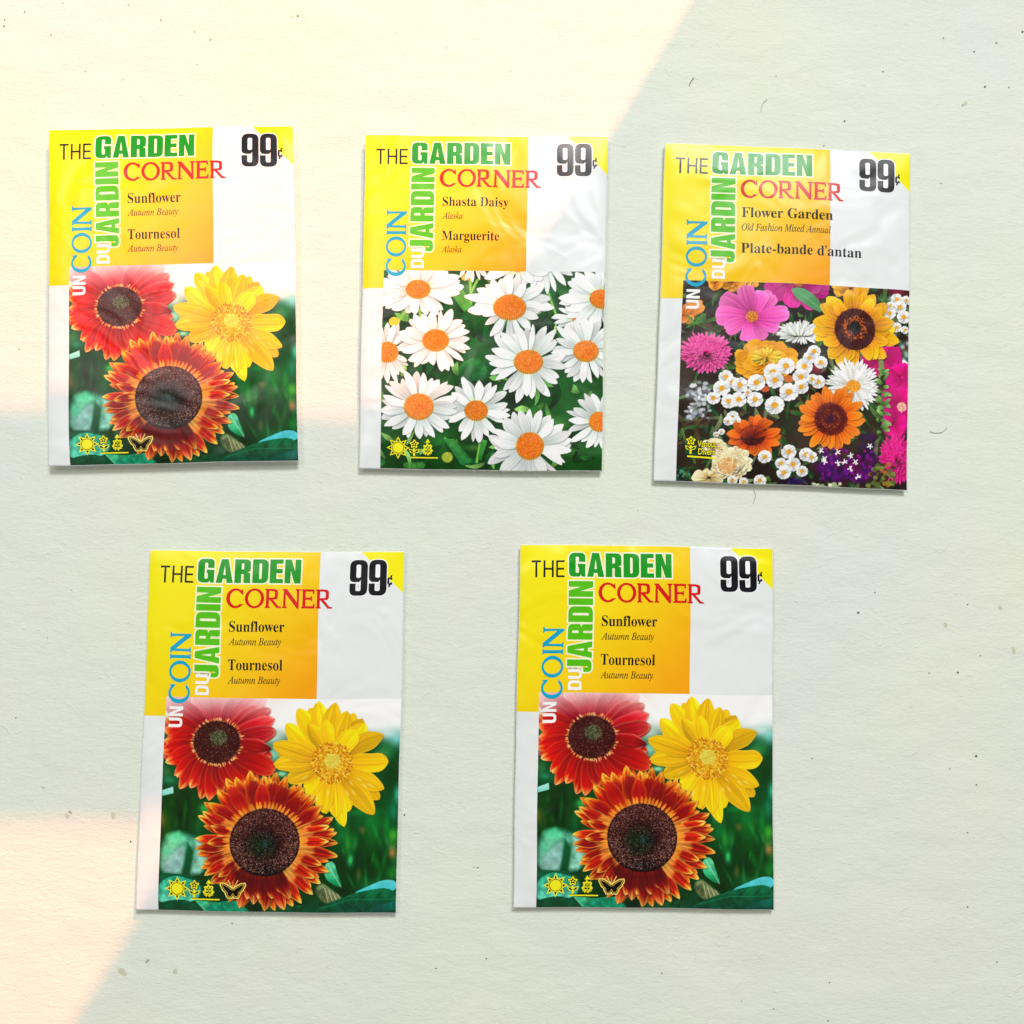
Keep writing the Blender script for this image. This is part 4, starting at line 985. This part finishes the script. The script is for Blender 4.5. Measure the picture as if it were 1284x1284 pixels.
def build(label, corners, kind, seed, zedge, **kw):
    P = Packet(label, corners, seed, zedge, **kw)
    P.envelope(rough=.0006 if kind == 'daisies' else 0)
    ep = 1.5e-5; M = M_PRINT; e = .0015
    P._c = panel_colors
    P.grid('title_panel', e, e, 783 / AW, 678 / AH, 111, 93, ep, M, panel_colors, extra=[(e, 678 / AH, 102 / AW, 767 / AH, 15, 13)])
    a, txt = ART[kind]; H, W, _ = a.shape
    P.grid('flower_photo', 102 / AW, 678.5 / AH, 1 - e, 1 - e, W, H, ep, M, ink(a.reshape(-1, 3)))
    # yellow corner flash
    n = 28; rows = []; vs = []; fs = []
    for i in range(n + 1):
        rows.append([]); v = (e + (193 / AH - e) * i / n)
        u0 = (970 + (AW - 970) * i / n) / AW; m_ = n - i
        for k in range(m_ + 1):
            rows[-1].append(len(vs)); vs.append((u0 + (1 - e - u0) * (k / m_ if m_ else 1), v))
    for i in range(n):
        A, B = rows[i], rows[i + 1]
        for k in range(len(B)):
            fs.append((A[k], B[k], A[k + 1]))
            if k + 1 < len(B): fs.append((B[k], B[k + 1], A[k + 1]))
    vs = np.array(vs)
    P.shape('corner_flash', (vs * np.array([AW, AH]), fs), ep, ink_mat((252, 228, 0)))
    lettering(P, txt); icons(P, kind)
    return P

build('sunflower seed packet mostly in warm sunlight, at the upper left, its colours washed pale', [(62, 163), (368, 158), (60, 584), (374, 578)], 'sunflowers', 11, .0033, tilt=(.0006, .0003), k=.055)
build('seed packet with white daisies on its front, reading Shasta Daisy', [(458, 170), (762, 171), (450, 588), (755, 591)], 'daisies', 22, .0025, tilt=(.0006, .0))
build('seed packet with a mixed flower border on its front, reading Flower Garden', [(834, 178), (1142, 192), (820, 602), (1138, 615)], 'border', 33, .0022, bulge=.0014)
build('sunflower seed packet at the lower left whose white side strip catches a patch of sun', [(188, 690), (507, 692), (170, 1142), (497, 1146)], 'sunflowers', 44, .0023, k=.036)
build('fully shaded sunflower seed packet at the lower right, below the daisy and border packets', [(652, 682), (969, 687), (643, 1138), (970, 1141)], 'sunflowers', 55, .0023, k=.036)

# ------------------------------------------------------------------ marks on the tabletop
rr = random.Random(5)
def irregular(cx, cy, r, z, asp=1.0, rot=0, n=9, rnd=rr):
    c = px(cx, cy); pts = []
    for i in range(n):
        a = 6.283 * i / n; q = r * .8 * (1 + .35 * (rnd.random() - .5) * 2); x, y = q * math.cos(a), q * asp * math.sin(a)
        pts.append((c[0] + x * math.cos(rot) - y * math.sin(rot), c[1] + x * math.sin(rot) + y * math.cos(rot), z))
    return pts
PXM = .000259
def marks(name, items, mat, z):
    v, f = [], []
    for (x, y, r, asp, rot) in items:
        p = irregular(x, y, r * PXM, z, asp, rot); f.append(tuple(range(len(v), len(v) + len(p)))); v += p
    return mesh_obj(name, v, f, mat, tb, smooth=False)
S_ = [(31, 15, 1, 1, 0), (6, 25, 1.2, 1, 0), (5, 33, 1.6, .8, 0), (64, 44, 1, 1, 0), (79, 4, 1.1, .7, 0), (161, 6, 1.1, 1, 0), (202, 25, 1.2, 1, 0), (373, 20, 1.6, 1, 0), (264, 50, 1.4, .6, .8), (244, 40, 1, 1, 0), (247, 81, 1, 1, 0), (107, 90, 1, 1, 0), (366, 21, .8, 1, 0), (154, 100, .8, 1, 0),
      (1249, 54, 1.4, 1, 0), (1221, 65, 1.5, .8, 0), (1183, 48, 1, 1, 0), (1107, 90, 1.2, 1, 0), (1059, 152, 1.4, 1, 0), (1235, 109, 1.5, 1, 0), (973, 96, .8, 1, 0), (1265, 110, 1, 1, 0), (1033, 183, 1.2, 1, 0), (702, 43, 1, .6, .7), (1282, 40, 2, 1, 0),
      (1097, 743, 1.2, 1, 0), (1076, 768, 1.6, 1, 0), (1213, 758, 1.1, 1, 0), (1201, 843, 1.6, 1, 0), (1165, 844, 1, 1, 0), (1224, 948, 1.8, 1, 0), (1224, 984, 1.1, 1, 0), (1213, 1044, 1.3, .6, -.5), (1213, 1137, 1.1, 1, 0), (1250, 1206, 1, 1, 0), (1018, 951, 1, 1, 0), (1191, 964, .9, 1, 0), (1229, 822, .9, 1, 0),
      (507, 1022, 1.3, 1, 0), (599, 1088, 1.2, 1, 0), (594, 1087, .8, 1, 0), (547, 1214, 1.3, .7, 0), (610, 1202, 1.3, .6, 0), (24, 438, 1, 1, 0), (164, 1055, 1.4, 1, 0), (184, 1206, 1.2, 1, 0), (291, 1158, 1, 1, 0), (1180, 230, .9, 1, 0), (1038, 1280, 1.2, 1, 0), (970, 1265, 1, 1, 0), (410, 120, .7, 1, 0), (560, 60, .8, 1, 0), (640, 90, .7, 1, 0), (1040, 1232, 1.1, 1, 0), (830, 1220, .9, 1, 0), (930, 1255, .7, 1, 0), (800, 640, .8, 1, 0), (60, 800, .8, 1, 0), (90, 740, .7, 1, 0), (20, 900, .9, 1, 0)]
marks('specks', S_, plain_mat('dark_grit', (.10, .09, .07)), 1.2e-4)
marks('stains', [(84, 1023, 5, .6, -.7), (142, 1022, 4, 1.6, .3), (153, 1218, 8, .6, -.5), (1254, 762, 2.6, 1.2, 0), (1185, 784, 3, 1.4, -.3), (1271, 816, 3, 2.2, 0), (1210, 130, 4, .7, .7), (54, 987, 3, .5, -.4), (220, 1218, 4, .8, 0)], plain_mat('dull_putty', (.60, .61, .44)), 0.8e-4)
marks('paint_chip', [(88, 1018, 3, .6, -.7), (1207, 132, 2, .8, .7), (186, 1204, 2.5, .7, .2)], plain_mat('brown_undercoat', (.48, .42, .30)), 1.6e-4)

def hair(pts, w, label, c=(.12, .10, .08)):
    P = [np.array(px(*p)) for p in pts]; Q = []
    for i in range(len(P) - 1):
        p0 = P[max(0, i - 1)]; p1 = P[i]; p2 = P[i + 1]; p3 = P[min(len(P) - 1, i + 2)]
        for k in range(6):
            s = k / 6; Q.append(.5 * ((2 * p1) + (-p0 + p2) * s + (2 * p0 - 5 * p1 + 4 * p2 - p3) * s * s + (-p0 + 3 * p1 - 3 * p2 + p3) * s ** 3))
    Q.append(P[-1]); v, f = [], []; r = w * PXM / 2
    for i, q in enumerate(Q):
        d = Q[min(i + 1, len(Q) - 1)] - Q[max(0, i - 1)]; d = d / np.linalg.norm(d); n = np.array([-d[1], d[0], 0])
        for k in range(5):
            a = 6.283 * k / 5; v.append(q + n * r * math.cos(a) + np.array([0, 0, r * math.sin(a) + r + 1e-4]))
    for i in range(len(Q) - 1):
        for k in range(5): f.append((i * 5 + k, i * 5 + (k + 1) % 5, (i + 1) * 5 + (k + 1) % 5, (i + 1) * 5 + k))
    o = mesh_obj('hair', v, f, plain_mat('hair_fibre', c))
    tag(o, label, 'hair')
hair([(870, 98), (866, 103), (864, 108)], .9, 'short dark hair right of the slanting sun edge, above the gap between packets')
hair([(962, 125), (956, 131), (954, 140)], .6, 'faint curved hair above the flower border packet', (.4, .36, .28))
hair([(1187, 537), (1181, 542), (1172, 543), (1166, 541)], .6, 'faint curved hair right of the flower border packet', (.34, .30, .24))
hair([(945, 614), (947, 622), (944, 632)], .5, 'thin hair below the bottom edge of the flower border packet', (.3, .28, .2))
